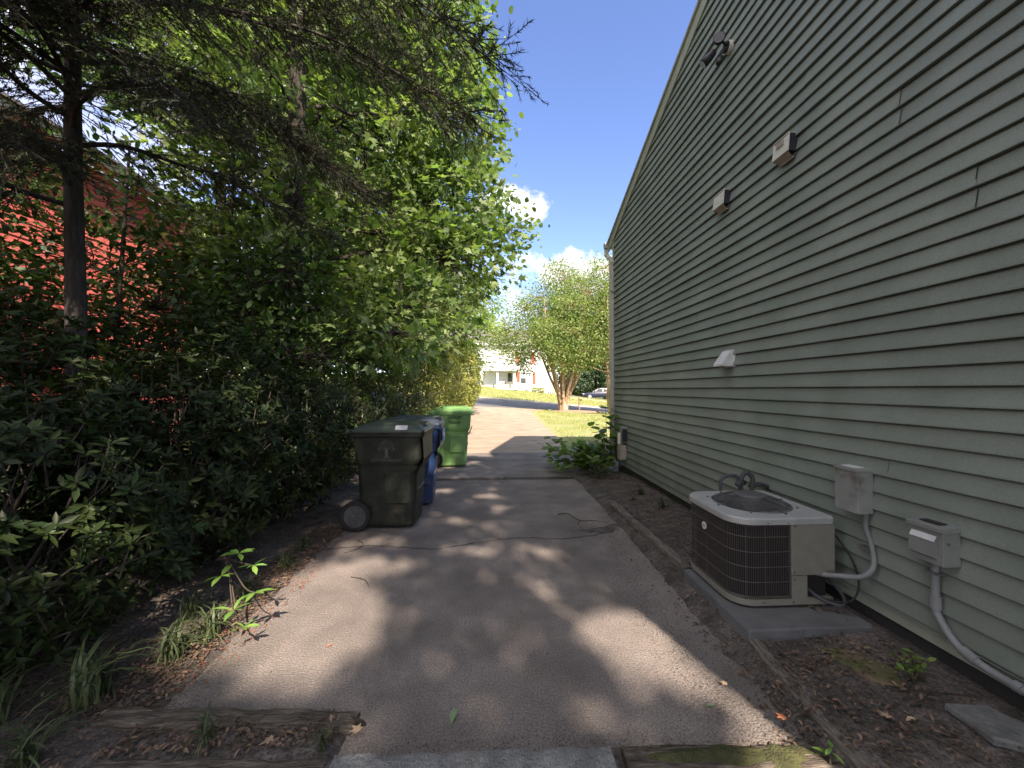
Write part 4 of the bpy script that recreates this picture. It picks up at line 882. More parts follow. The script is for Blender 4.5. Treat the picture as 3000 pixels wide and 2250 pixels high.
MB().box(-.005,.01,-.085,.085,-.008,.165).put('flange','vent_white',t); MB().box(-.09,-.01,-.05,.05,-.012,.004).put('flap','vent_tan',t)
# twin floodlight
t=empty('security_light',(WX-.012,3.77,5.03),0,'dark twin-head security light with motion sensor high on the siding','light')
MB().cyl((0,0,0),(-.045,0,0),.058,24).put('mount','vent_pale',t,smooth=False)
MB().cyl((-.045,0,0),(-.062,0,0),.052,20).tube([(-.06,0,.01),(-.09,-.02,.03),(-.11,-.02,.03)],.012,8).tube([(-.06,0,-.02),(-.10,.02,-.06),(-.12,.03,-.07)],.012,8).put('bracket','fixture',t)
def head(c,d,r,L_,nm='lamp_head'):
    c=Vector(c);d=Vector(d).normalized()
    h=MB().tube([c-d*L_*.5,c-d*L_*.35,c+d*L_*.1,c+d*L_*.5],[r*.45,r*.75,r,r*1.05],18).put(nm,'fixture',t,smooth=True)
    MB().cyl(c+d*L_*.5,c+d*(L_*.5+.003),r*.93,18).put('lens','lens',h)
head((-.14,-.03,.045),(-.5,-.86,-.12),.052,.07); head((-.20,.05,-.07),(-.62,.35,-.62),.045,.15)
s_=MB().tube([(-.09,0,-.10),(-.12,.0,-.15),(-.14,.02,-.17)],[.02,.03,.016],12).put('motion_sensor','fixture',t,smooth=True)
# disconnect box
bx=empty('disconnect_box',(2.30,2.43,.813),0,'weathered pale grey electrical disconnect box on the siding behind the air conditioner','electrical box')
MB().box(0,.105,-.083,.083,0,.268).put('body','box_worn',bx,bevel=.004)
MB().box(-.006,.110,-.087,.087,.262,.285).put('lid','box_worn',bx,bevel=.003); MB().box(.015,.075,-.05,.05,.285,.289).put('lid_plate','sticker',bx)
MB().box(-.003,.09,-.0865,-.083,.21,.232).put('seam_strip','box_worn',bx)
# outlet box
ob=empty('outlet_box',(2.305,1.975,.687),0,'grey weatherproof outlet box with slanted cover flap, nearest the camera on the siding','electrical box')
MB().box(.002,.100,-.085,.085,0,.175).put('body','box_grey',ob,bevel=.003)
MB().add([(-.006,-.09,.172),(-.006,.09,.172),(.1,.09,.176),(.1,-.09,.176),(-.006,-.09,.196),(-.006,.09,.196),(.1,.09,.206),(.1,-.09,.206)],[(0,1,2,3),(4,7,6,5),(0,4,5,1),(1,5,6,2),(2,6,7,3),(3,7,4,0)]).put('lid','box_grey',ob,bevel=.002)
MB().box(.03,.075,-.045,.05,.2035,.2085).put('lid_debris','crack',ob)
MB().add([(0.001,-.06,.145),(0.001,.065,.145),(-.014,.065,.115),(-.014,-.06,.115),(-.016,.065,.04),(-.016,-.06,.04),(.001,.065,.03),(.001,-.06,.03)],[(0,3,2,1),(3,5,4,2),(5,7,6,4),(0,7,5,3),(1,2,4,6)]).put('cover_flap','box_grey',ob)
MB().add([(-.001,-.058,.150),(-.001,.063,.150),(-.016,.063,.122),(-.016,-.058,.122)],[(0,3,2,1)]).put('glazed_edge','sticker',ob)
MB().cyl((.03,-.085,.12),(.03,-.091,.12),.006,10).put('screw','fan_metal',ob)
# conduits
c1=catmull([(2.385,2.38,.82),(2.385,2.38,.72),(2.39,2.35,.62),(2.37,2.32,.50),(2.33,2.36,.42),(2.27,2.45,.385),(2.22,2.56,.35),(2.16,2.75,.33)],6)
t=MB().tube(c1,.0155,10).put('conduit','pvc',smooth=True); tag(t,'curved grey flexible conduit looping from the disconnect box to the air conditioner','conduit')
st=MB().box(2.37,2.405,2.35,2.42,.575,.60).put('strap','fan_metal'); st.parent=t
c2=catmull([(2.375,1.985,.70),(2.375,1.985,.45),(2.375,1.97,.39),(2.37,1.90,.31),(2.36,1.80,.275),(2.36,1.6,.262),(2.36,1.0,.25),(2.36,.2,.25)],6)
t=MB().tube(c2,.0185,12).put('conduit','pvc',smooth=True); tag(t,'thick grey conduit dropping from the outlet box and running along the wall base','conduit')
for a_,b_ in (((2.375,1.985,.50),(2.375,1.985,.43)),((2.366,1.86,.292),(2.36,1.80,.275)),((2.36,1.66,.266),(2.36,1.63,.265))): k=MB().cyl(a_,b_,.0245,14).put('coupling','pvc'); k.parent=t
k=MB().box(2.35,2.41,1.955,2.015,.615,.628).put('strap','fan_metal'); k.parent=t
t=MB().tube(catmull([(2.395,7.1,.27),(2.39,5.6,.275),(2.392,4.2,.262),(2.395,3,.28),(2.40,2,.285),(2.40,1,.28),(2.40,0,.28)],8),.0035,5).put('cable','pvc',smooth=True); tag(t,'thin pale cable running along the bottom of the siding','cable')
t=MB().tube(catmull([(2.20,2.8,.62),(2.30,2.62,.66),(2.37,2.50,.52),(2.37,2.42,.36),(2.30,2.40,.25),(2.22,2.5,.21),(2.15,2.7,.24)],6),.006,6).put('cable','rubber',smooth=True); tag(t,'thin black cable looping behind the air conditioner','cable')
t=MB().tube(catmull([(2.10,2.8,.42),(2.13,2.66,.30),(2.18,2.52,.215),(2.27,2.44,.20),(2.33,2.5,.24),(2.36,2.7,.3)],6),.011,8).put('hose','foam',smooth=True); tag(t,'black insulated hose curling down to the pad','hose')
# meter/phone box by the far corner
t=empty('utility_box',(WX-.012,6.85,.66),0,'small pale utility box low on the siding behind the weeds','electrical box')
MB().box(-.10,0,-.09,.09,0,.28).put('body','box_grey',t,bevel=.006); MB().box(-.105,-.02,-.102,-.091,.02,.24).put('side_hinge','vent_dark',t); MB().cyl((-.14,-.03,-.02),(-.14,-.03,.17),.032,12).put('canister','vent_pale',t)
MB().box(-.13,-.02,-.06,.10,-.30,-.04).put('lower_cover','vent_tan',t,bevel=.004)

# ------------------------------------------------------------------ air conditioner on its pad
pd=MB().loft([rrect(1.965,2.72,.40,.405,.012,z,2) for z in (.03,.128)]+[rrect(1.965,2.72,.395,.40,.012,.14,2)]).box(1.90,2.02,2.306,2.33,.095,.137).put('equipment_pad','pad'); tag(pd,'grey plastic equipment pad under the air conditioner','pad')
ac=empty('air_conditioner',(1.965,2.88,.14),0,'square outdoor air conditioner with dark wire coil guard and pale top, on a grey pad','air conditioner')
HX,HY=.345,.345; RS=(.03,.15,.15,.012)
def rr_(hx,hy,z,grow=0,n=8): return rrect(0,0,hx,hy,0,z,n,[max(.01,q+grow) for q in RS])
MB().loft([rr_(HX,HY,.018),rr_(HX,HY,.055),rr_(HX-.012,HY-.012,.058)]).put('base_pan','ac_tan',ac)
MB().box(-.2,-.12,-.3,.3,0,.018).box(.1,.18,-.3,.3,0,.018).box(.20,.36,-.20,-.165,.035,.055).put('feet','ac_tan',ac)
# coil core: open towards the service corner
MB().loft([rr_(HX-.03,HY-.03,.057,-.02),rr_(HX-.03,HY-.03,.555,-.02)]).put('coil','coil',ac)
gr=MB(); per=rrect(0,0,HX-.006,HY-.006,0,0,14,[max(.01,q-.004) for q in RS])
# dense resampling of the perimeter
pp=[Vector(p) for p in per]+[Vector(per[0])]; seglen=[(pp[i+1]-pp[i]).length for i in range(len(pp)-1)]; tot=sum(seglen)
def at(s):
    s%=tot
    for i,l in enumerate(seglen):
        if s<=l: return pp[i].lerp(pp[i+1],s/l)
        s-=l
    return pp[-1]
nw=210; pts=[]
for i in range(nw):
    p=at(tot*i/nw)
    if p.x>.045 and p.y<0: continue
    if p.x>HX-.03 and p.y<.2: continue
    gr.bar((p.x,p.y,.06),(p.x,p.y,.552),.0028,.0028,up=(0,1,0))
def inpanel(p): return (p.x>.05 and p.y<0) or (p.x>HX-.03 and p.y<.2)
for z in (.075,.17,.27,.37,.47,.545):
    run=[]
    for i in range(121):
        p=at(tot*i/120); 
        if inpanel(p):
            if len(run)>1: gr.tube(run,.0030,4)
            run=[]
        else: run.append((p.x*1.004,p.y*1.004,z))
    if len(run)>1: gr.tube(run,.0030,4)
gr.put('coil_guard','wire',ac)
for (x,y) in ((-.339,.0),(-.339,.16),(-.25,-.315),(-.13,-.339),(.04,-.339)): MB().bar((x,y,.057),(x,y,.555),.006,.006,up=(0,1,0)).put('guard_post','wire',ac)
MB().box(.045,HX+.003,-.351,-.30,.215,.555).box(HX-.045,HX+.004,-.30,.2,.215,.555).put('service_panel','ac_tan',ac,bevel=.004)
MB().box(.048,.155,-.348,-.27,.02,.2125).box(.155,.17,-.30,-.2,.02,.21).put('lower_panel','ac_tan',ac,bevel=.003)
for x,z in ((.06,.545),(.075,.545),(.06,.24),(.06,.19),(-.12,.567),(.055,.04),(-.15,.04),(.02,.567)): MB().cyl((x,-.3505,z),(x,-.356,z),.004,8).put('screw','fixture',ac)
# top: lip + flat sheet with a round opening
RO=.265; top=MB(); outer=[(x,y) for x,y,_ in rrect(0,0,HX+.008,HY+.008,0,0,10,[.03,.16,.16,.03])]; no=len(outer)
inner=[]
for (x,y) in outer: a=math.atan2(y,x); inner.append((RO*math.cos(a),RO*math.sin(a)))
rings=[[(x*.992,y*.992,.553) for x,y in outer],[(x,y,.556) for x,y in outer],[(x,y,.590) for x,y in outer],[(x*.985,y*.985,.600) for x,y in outer],[(x*1.02,y*1.02,.604) for x,y in inner],[(x,y,.600) for x,y in inner],[(x*.98,y*.98,.54) for x,y in inner]]
top.loft(rings,cap=False); top.put('top_cover','ac_top',ac,smooth=False)
fg=MB(); R1=.262
def dome(r): return .604+.070*(1-(r/R1)**2)
for i in range(15):
    r=.10+(R1-.10)*i/14; fg.tube([(r*math.cos(a),r*math.sin(a),dome(r)) for a in [2*math.pi*j/56 for j in range(57)]],.0029,5,cap=False)
for j in range(8):
    a=j*math.pi/4+.2; fg.tube([(r*math.cos(a),r*math.sin(a),dome(min(r,R1))-.004) for r in (.09,.14,.19,.23,.262,.29)],.0036,5)
    fg.cyl((.29*math.cos(a),.29*math.sin(a),.600),(.29*math.cos(a),.29*math.sin(a),.611),.008,8)
fg.put('fan_guard','fan_wire',ac,smooth=True)
MB().loft([[(r*math.cos(2*math.pi*j/32),r*math.sin(2*math.pi*j/32),z) for j in range(32)] for r,z in ((.108,.658),(.11,.666),(.10,.672),(.05,.676))]).put('fan_cap','fan_wire',ac,smooth=True)
fb=MB().cyl((0,0,.50),(0,0,.56),.05,16)
for j in range(4):
    a=j*math.pi/2+.5; ca,sa=math.cos(a),math.sin(a)
    q=[(.04,-.03,.52),(.23,-.09,.505),(.245,.06,.555),(.04,.05,.555)]; fb.add([(x*ca-y*sa,x*sa+y*ca,z) for x,y,z in q]+[(x*ca-y*sa,x*sa+y*ca,z-.003) for x,y,z in q],[(0,1,2,3),(7,6,5,4),(0,4,5,1),(1,5,6,2),(2,6,7,3),(3,7,4,0)])
fb.put('fan','fan_metal',ac); MB().loft([[((HX-.05)*c_,(HY-.05)*s2,.5) for c_,s2 in [(math.cos(a),math.sin(a)) for a in [2*math.pi*j/24 for j in range(24)]]],[(0.01*math.cos(a),.01*math.sin(a),.49) for a in [2*math.pi*j/24 for j in range(24)]]],cap=False).put('fan_well','coil',ac)
lg=MB().cyl((-.347,.02,.43),(-.353,.02,.43),.028,28).put('round_badge','sticker',ac); MB().box(-.3545,-.353,.004,.036,.425,.436).put('badge_bar','box_grey',lg)
# refrigerant pipes showing over the far edge of the unit
rp=empty('refrigerant_pipes',(2.17,3.24,.5),0,'black foam-wrapped refrigerant pipes bending behind the air conditioner','pipe')
MB().tube(catmull([(-.22,0,.10),(-.22,0,.30),(-.20,.0,.345),(-.14,.0,.365),(-.08,.0,.36),(-.06,0,.30)],5),.014,10).tube([(-.10,-.04,.30),(.0,.02,.30)],.020,12).tube(catmull([(-.04,0,.22),(-.045,0,.32),(0.0,.0,.39),(.06,.0,.34),(.05,0,.22)],6),.019,12).put('elbow','foam',rp,smooth=True)
MB().tube(catmull([(.04,0,.27),(.12,.02,.285),(.2,.03,.27),(.26,.03,.22)],5),[.020-.0004*i for i in range(16)],10).put('sleeve','foam',rp,smooth=True)

# ------------------------------------------------------------------ wheeled carts
def cart(loc, rz, lab, mb_, ml_, s=1.0, marks=None, skid=True):
    # local: +X = front (lid opening), -X = wheels and handle, near side = -Y
    t=empty('wheeled_cart',loc,rz,lab,'trash cart','wheeled carts lined up beside the hedge'); t.scale=(s,s,s)
    def ring(z,x0,x1,hy,r): return rrect((x0+x1)/2,0,(x1-x0)/2,hy,r,z,5)
    body=MB().loft([ring(.03,-.30,.275,.235,.06),ring(.05,-.325,.295,.25,.07),ring(.40,-.34,.315,.272,.07),ring(.72,-.352,.330,.290,.07),ring(.76,-.36,.355,.305,.06),ring(.80,-.365,.368,.312,.05),ring(1.06,-.385,.385,.325,.04)]).put('body',mb_,t,smooth=False,bevel=.006)
    MB().loft([ring(1.058,-.40,.405,.34,.05),ring(1.065,-.42,.42,.352,.05),ring(1.105,-.425,.425,.355,.05),ring(1.108,-.40,.40,.34,.05)]).put('rim',mb_,t)
    lid=MB().loft([ring(1.109,-.41,.43,.352,.06),ring(1.135,-.41,.425,.348,.06),ring(1.185,-.33,.35,.30,.09),ring(1.215,-.22,.27,.24,.10)]).put('lid',ml_,t,smooth=False,bevel=.005)
    MB().box(.16,.40,-.09,.09,1.165,1.205).box(-.30,.10,-.27,-.255,1.150,1.166).box(-.30,.10,.255,.27,1.150,1.166).put('lid_ribs',ml_,lid,bevel=.004)
    # front apron (recessed grip) and side feature lines
    MB().add([(.35,-.25,.66),(.35,.25,.66),(.41,.27,.80),(.41,-.27,.80),(.40,.29,1.06),(.40,-.29,1.06),(.33,.25,.64),(.33,-.25,.64)],[(0,3,2,1),(3,5,4,2),(0,1,6,7)]).put('front_apron',mb_,t)
    MB().bar((.318,-.17,.44),(.318,.17,.44),.018,.018).put('lift_bar','fan_metal',t)
    for a_,b_ in ((-.298,-.27),(.27,.298)): MB().box(-.04,.27,a_,b_,.30,.66).put('side_panel',mb_,t,bevel=.012)
    for a_ in (-.326,.322): MB().box(-.36,.36,a_,a_+.004,1.035,1.05).put('side_rib',mb_,t)
    # handle and hinge
    MB().tube([(-.39,-.27,1.09),(-.47,-.27,1.085),(-.48,.27,1.085),(-.39,.27,1.09)],.014,8).tube([(-.43,-.32,1.11),(-.43,.32,1.11)],.016,8).put('handle',mb_,t,smooth=True)
    MB().cyl((-.345,-.31,.17),(-.345,.31,.17),.011,10).put('axle','fan_metal',t)
    for sg in (-1,1):
        c=Vector((-.345,sg*.325,.172)); ax=Vector((0,sg,0))
        wh=MB().loft([[(c.x+r*math.cos(a),c.y+sg*d_,c.z+r*math.sin(a)) for a in [2*math.pi*j/40 for j in range(40)]] for r,d_ in ((.13,-.03),(.163,-.03),(.172,-.02),(.172,.02),(.163,.03),(.132,.032),(.125,.020),(.125,-.02),(.13,-.03))],cap=False).put('wheel','rubber',t,smooth=False)
        h=MB().cyl(c-ax*.015,c+ax*.012,.128,32).cyl(c+ax*.012,c+ax*.034,.026,16)
        for j in range(7):
            a=2*math.pi*j/7+.3; h.bar((c.x+.02*math.cos(a),c.y+sg*.022,c.z+.02*math.sin(a)),(c.x+.118*math.cos(a),c.y+sg*.018,c.z+.118*math.sin(a)),.020,.016,up=(0,1,0))
        h.put('hub','hub',wh)
    if marks: marks(t,body,lid)
    return t
SIDE=lambda x,y,z:Matrix.Translation((x,y,z))@Matrix.Rotation(rad(90),4,'X')
def crest(r=.10):
    # a wide oak: broken ring of foliage strokes, limbs and a trunk
    R=random.Random(9); mb=MB()
    def st(x0,z0,x1,z1,w_): mb.bar((x0,0,z0),(x1,0,z1),w_,.0015,up=(0,1,0)) if False else mb.add(*quad(x0,z0,x1,z1,w_))
    def quad(x0,z0,x1,z1,w_):
        dx,dz=x1-x0,z1-z0; l=math.hypot(dx,dz) or 1; nx_,nz_=-dz/l*w_/2,dx/l*w_/2
        return [(x0+nx_,0,z0+nz_),(x0-nx_,0,z0-nz_),(x1-nx_,0,z1-nz_),(x1+nx_,0,z1+nz_)],[(0,1,2,3)]
    for i in range(150):
        a=R.uniform(-.35,math.pi+.35); q=r*R.uniform(.62,1.0); b=a+R.uniform(-.5,.5); l=r*R.uniform(.05,.13)
        st(q*math.cos(a),q*math.sin(a),q*math.cos(a)+l*math.cos(b+1.3),q*math.sin(a)+l*math.sin(b+1.3),r*.028)
    for a in (.25,.6,1.0,1.35,1.75,2.1,2.5,2.85): st(.05*r*math.cos(a),-.25*r,r*.72*math.cos(a),r*.72*math.sin(a),r*.035)
    for dx in (-.10,-.05,0,.05,.10): st(dx*r*1.6,-.95*r,dx*r,-.2*r,r*.05)
    st(-.45*r,-1.0*r,.45*r,-1.0*r,r*.05); st(-.3*r,-1.08*r,.3*r,-1.08*r,r*.03)
    return mb
def marks_green(t,body,lid):
    e=crest().put('crest','emblem',body,loc=(.0,-.3255,.93)); e.rotation_euler=(rad(2.8),0,0)
    ftext('CITY OF RALEIGH',.042,'lettering','emblem',body,SIDE(.0,-.3200,.795),.0008)
    MB().add([(.10,-.3445,1.143),(.235,-.3445,1.143),(.235,-.304,1.189),(.10,-.304,1.189)],[(0,1,2,3)]).put('lid_sticker','sticker',lid)
cart((-1.16,4.83,0),rad(-2),'dark green wheeled cart with a pale tree crest, nearest the camera','bin_green','bin_lid',1.0,marks_green)
def marks_blue(t,body,lid):
    MB().box(.16,.36,-.17,.17,1.2065,1.2095).put('lid_label','sticker_green',lid); ftext('RECYCLE',.055,'lettering','ink',lid,Matrix.Translation((.27,0,1.2105))@Matrix.Rotation(rad(90),4,'Z'),.0006)
    MB().box(.428,.434,-.20,.20,.86,1.04).put('front_label','sign_blue',body); ftext('RECYCLE',.075,'lettering','sticker',body,Matrix.Translation((.4345,0,.95))@Matrix.Rotation(rad(90),4,'Z')@Matrix.Rotation(rad(90),4,'X'),.0006)
cart((-1.10,5.68,0),rad(2),'blue wheeled recycling cart standing behind the dark green one','bin_blue','bin_navy',1.0,marks_blue)
def marks_lime(t,body,lid):
    ftext('Raleigh\nReuse',.10,'lettering','ink',body,SIDE(.06,-.3275,.945)@Matrix.Translation((0,0.02,0)),.0008)
    mb=MB()
    for k in range(3):
        a=k*2.1+.4; mb.add([(-.22+.035*math.cos(a+u),-.3275,.94+.035*math.sin(a+u)) for u in (0,.6,1.2)]+[(-.22+.05*math.cos(a+u),-.3275,.94+.05*math.sin(a+u)) for u in (1.2,.6,0)],[(0,1,2,3,4,5)])
    mb.put('logo','ink',body)
cart((-.80,8.30,.012),rad(3),'lime green wheeled cart standing alone farthest down the drive','bin_lime','bin_lime',1.01,marks_lime)

# ------------------------------------------------------------------ timbers, block, stones, debris
def timber(p0,p1,w_,h,m,lab,seed,moss=None,name='landscape_timber'):
    R=random.Random(seed); a=Vector(p0); b=Vector(p1); L_=(b-a).length; d=(b-a).normalized(); n=Vector((-d.y,d.x,0)); k=max(10,int(L_/.05)); rings=[]
    for i in range(k+1):
        t_=i/k; p=a.lerp(b,t_); ring=[]
        rot=(.75+.25*abs(math.sin(t_*9+seed)))*(1 if .03<t_<.97 else .8)
        for j in range(14):
            an=2*math.pi*j/14; e=abs(math.cos(an))**.55*math.copysign(1,math.cos(an)); f=abs(math.sin(an))**.55*math.copysign(1,math.sin(an))
            q=p+n*(w_/2*e*(1+.05*R.uniform(-1,1)))+Vector((0,0,h/2+h/2*f*(1 if f<0 else rot)+(.005*R.uniform(-1,1) if f>0 else 0)))
            ring.append(q)
        rings.append(ring)
    o=MB().loft(rings).put(name,m); tag(o,lab,'timber','weathered landscape timbers edging the drive')
    return o
timber((-1.88,2.02,-.045),(-.64,1.93,-.045),.115,.085,'timber','upper left timber, brown and rotted with a dark hollow at its right end',1)
MB().loft([[(-.66+.03*math.cos(a),1.93+.01,.005+.028*math.sin(a)) for a in [.6*j for j in range(10)]],[(-.615+.028*math.cos(a),1.92,.005+.03*math.sin(a)) for a in [.6*j for j in range(10)]]]).put('rot_hollow','crack').parent=bpy.data.objects['landscape_timber']
timber((-1.95,1.78,-.055),(-.70,1.70,-.05),.11,.07,'timber','lower left timber, grey and nearly buried in soil',2)
timber((1.62,5.25,.03),(1.65,3.20,.045),.085,.085,'timber_y','long grey timber beside the bare soil, mossy at its far end',3)
timber((1.60,2.36,.035),(1.535,1.45,.0),.07,.055,'timber_y','cracked flush timber running from the pad corner towards the camera',4)
tm=timber((.58,1.685,-.045),(1.62,1.63,-.045),.11,.07,'timber','moss-covered timber crossing the bottom right of the drive',5)
o=blob('moss',.98,1.665,.24,.05,.020,'moss',-.05,.25,21,h=.02); o.parent=tm
o=blob('moss',1.28,1.65,.15,.055,.016,'moss',-.05,.25,22,h=.02); o.parent=tm
R=random.Random(8)
kb=MB(); rings=[]
for i in range(25):
    x=-.66+1.18*i/24; yy=1.72-.03*i/24
    rings.append([(x,yy+dy+(.008*R.uniform(-1,1)),z+.004*R.uniform(-1,1)) for dy,z in ((-.14,-.05),(-.14,.03),(-.12,.045),(-.03,.05),(.005,.045),(.015,.03),(.015,-.05))])
kb.loft(rings).put('concrete_block','concrete_block'); tag(bpy.data.objects['concrete_block'],'rough grey concrete edging block at the bottom centre','concrete block')
def flag(pts,z,h,m,lab,seed):
    R=random.Random(seed); P_=[]
    for i in range(len(pts)):
        a=Vector((*pts[i],0)); b=Vector((*pts[(i+1)%len(pts)],0))
        for t_ in (0,.33,.66): q=a.lerp(b,t_); P_.append((q.x+R.uniform(-.006,.006),q.y+R.uniform(-.006,.006)))
    cx=sum(p[0] for p in P_)/len(P_); cy=sum(p[1] for p in P_)/len(P_)
    o=MB().loft([[(x,y,z) for x,y in P_],[(x,y,z+h*.7) for x,y in P_],[(cx+(x-cx)*.95,cy+(y-cy)*.95,z+h) for x,y in P_]]).put('flat_stone',m)
    tag(o,lab,'stone','flat stones set in the bare soil')
flag([(2.13,1.74),(2.30,1.72),(2.36,1.58),(2.24,1.50),(2.12,1.56)],.10,.035,'stone','grey flat stone at the bottom right corner',1)
flag([(1.93,2.22),(2.05,2.22),(2.22,1.98),(2.10,1.90),(1.98,1.96)],.055,.035,'stone_rust','rusty mossy flat stone sunk in the soil in front of the pad',2)
# sticks and single fallen leaves
def stick(pts,r,lab):
    o=MB().tube(catmull(pts,4),[r*(1-.04*i) for i in range(4*(len(pts)-1)+1)],5).put('fallen_stick','twig',smooth=True); tag(o,lab,'stick'); return o
s1=stick([(.86,4.98,.01),(.98,4.95,.025),(1.08,4.72,.012),(1.25,4.68,.02),(1.40,4.62,.012)],.007,'forked dark stick on the drive by the soil edge')
MB().tube([(1.08,4.72,.012),(1.02,4.58,.01)],[.005,.003],5).put('side_twig','twig',s1)
stick([(-1.40,4.25,.01),(-1.30,4.12,.012),(-1.34,3.98,.01),(-1.42,3.92,.008)],.004,'thin curved stick below the dark green cart')
stick([(-1.18,3.42,.008),(-1.05,3.36,.012),(-.98,3.25,.008)],.004,'short curved stick on the sunlit part of the drive')
stick([(1.66,2.02,.07),(1.78,1.93,.075),(1.84,1.88,.072)],.004,'pale straight stick on the soil beyond the flush timber')
stick([(1.9,1.66,.09),(1.98,1.52,.09),(2.0,1.45,.09)],.004,'slender stick near the grey flat stone')
rt=MB().tube(catmull([(2.02,1.92,.075),(2.12,1.86,.09),(2.24,1.83,.095),(2.36,1.80,.1)],5),[.010]*16,6).put('root','bark_dark',smooth=True); tag(rt,'dark exposed root reaching towards the wall at lower right','root')
def leafy(x,y,z,s,az,m,lab,T_=None):
    tv,tf=T_ or T_ellip(.45,.12,.25); R=np.array([[math.cos(az),-math.sin(az),0],[math.sin(az),math.cos(az),0],[0,0,1]])
    V=(tv*s)@R.T+np.array([x,y,z]); o=tri_obj('fallen_leaf',[(V,tf)],m); tag(o,lab,'leaf'); return o
leafy(-.17,1.98,.018,.075,2.9,'leaf_green','pale green fallen leaf alone near the bottom centre of the drive')
leafy(-.60,1.86,.03,.06,.9,'leaf_tan','tan curled leaf right of the rotted timber end',GUM)
leafy(-.98,1.86,.02,.06,2.2,'leaf_tan','tan lobed leaf on the soil between the two left timbers',GUM)
leafy(1.27,2.06,.02,.04,1.0,'leaf_tan','small tan leaf on the washed soil left of the flush timber',GUM)
leafy(1.38,1.78,.06,.05,.5,'leaf_orange','orange curled leaf in the sun patch by the mossy timber',GUM)
leafy(1.83,1.72,.095,.045,.2,'leaf_tan','left of two pale leaves lying on the soil near the grey stone',GUM)
leafy(1.94,1.71,.095,.045,1.5,'leaf_tan','round right one of two pale leaves lying on the soil')
leafy(2.22,1.71,.10,.04,.8,'leaf_tan','pale leaf close to the wall at the right edge')
leafy(-.98,2.52,.012,.04,1.9,'leaf_orange','small orange-brown leaf on the lower left of the drive')
leafy(1.18,4.60,.03,.045,2.0,'leaf_tan','tan leaf on the mud beside the forked stick',GUM)
leafy(1.12,1.93,.012,.04,1.2,'leaf_green','small green leaf on the drive beside the orange one')
leafy(-1.2,4.45,.012,.05,.7,'leaf_tan','tan leaf just below the body of the dark green cart')

# ------------------------------------------------------------------ red house on the left
rh_=empty('red_house',(-9,12.4,0),0,'red clapboard house with cream trim glimpsed through the trees on the left','house')
def rput(mb,n,m,par=rh_,**k):
    o=mb.put(n,m,None,**k); o.parent=par
    if par_is_root(o): o.matrix_parent_inverse=Matrix.Translation((9,-12.4,0))
    return o
mb=MB(); z=.35; i=0
while z<6.62:
    z1=min(z+.16,6.62); mb.add([(-8.975,1,z),(-8.975,12.4,z),(-8.992,12.4,z1),(-8.992,1,z1),(-9,1,z),(-9,12.4,z)],[(0,1,2,3),(4,5,1,0)]); z=z1
rput(mb,'siding','red_paint'); rput(MB().box(-17,-9.001,1,12.395,0,6.6),'wall','red_paint')
rput(MB().box(-9.0,-8.94,12.3,12.44,.2,6.6).box(-9.02,-8.95,12.44,12.47,.2,6.6),'corner_board','cream')
rput(MB().box(-8.9,-8.6,.8,12.6,6.58,6.62),'soffit','cream'); rput(MB().box(-8.6,-8.57,.8,12.6,6.56,6.78),'fascia','cream')
rput(MB().add([(-8.5,.7,6.74),(-8.5,12.7,6.74),(-13,12.7,9.2),(-13,.7,9.2),(-8.5,.7,6.80),(-8.5,12.7,6.80),(-13,12.7,9.26),(-13,.7,9.26),(-17.5,12.7,6.8),(-17.5,.7,6.8)],[(0,1,2,3),(7,6,5,4),(0,4,5,1),(6,7,9,8),(0,3,7,4),(1,5,6,2)]),'roof','roof_grey')
# ------------------------------------------------------------------ white house across the street
wh=empty('white_house',(1,50,zt(1,50)),0,'two-storey white clapboard house with red shutters across the street','house')
def wput(mb,n,m,par=wh,**k):
    o=mb.put(n,m,None,**k); o.parent=par
    if par_is_root(o): o.matrix_parent_inverse=Matrix.Translation((-1,-50,-zt(1,50)))
    return o
FZ=1.75; EZ=7.2; XL,XR=-6.2,7.15
mb=MB(); z=FZ
while z<EZ:
    z1=min(z+.16,EZ); mb.add([(XL,49.96,z),(XR,49.96,z),(XR,49.985,z1),(XL,49.985,z1),(XL,50,z),(XR,50,z)],[(0,1,2,3),(4,5,1,0)]); mb.add([(XR+.04,50,z),(XR+.04,59,z),(XR+.015,59,z1),(XR+.015,50,z1)],[(0,1,2,3)]); z=z1
wput(mb,'siding','white_paint'); wput(MB().box(XL,XR,50.001,59,FZ,EZ),'wall','white_paint'); wput(MB().box(XL+.1,XR-.1,50.05,58.9,0,FZ),'foundation','white_paint')
wput(MB().box(XR-.08,XR+.05,49.93,50.06,FZ-.9,EZ),'corner_board','white_paint'); wput(MB().box(XL-.4,XR+.4,49.5,49.98,EZ,EZ+.05).box(XL-.4,XR+.4,49.46,49.5,EZ-.05,EZ+.2),'eave','white_paint')
wput(MB().add([(XL-.4,49.45,EZ+.2),(XR+.4,49.45,EZ+.2),(XR+.4,54.5,EZ+2.6),(XL-.4,54.5,EZ+2.6),(XR+.4,59.6,EZ+.2),(XL-.4,59.6,EZ+.2)],[(0,1,2,3),(3,2,4,5),(1,4,2),(0,3,5)]),'roof','roof_grey')
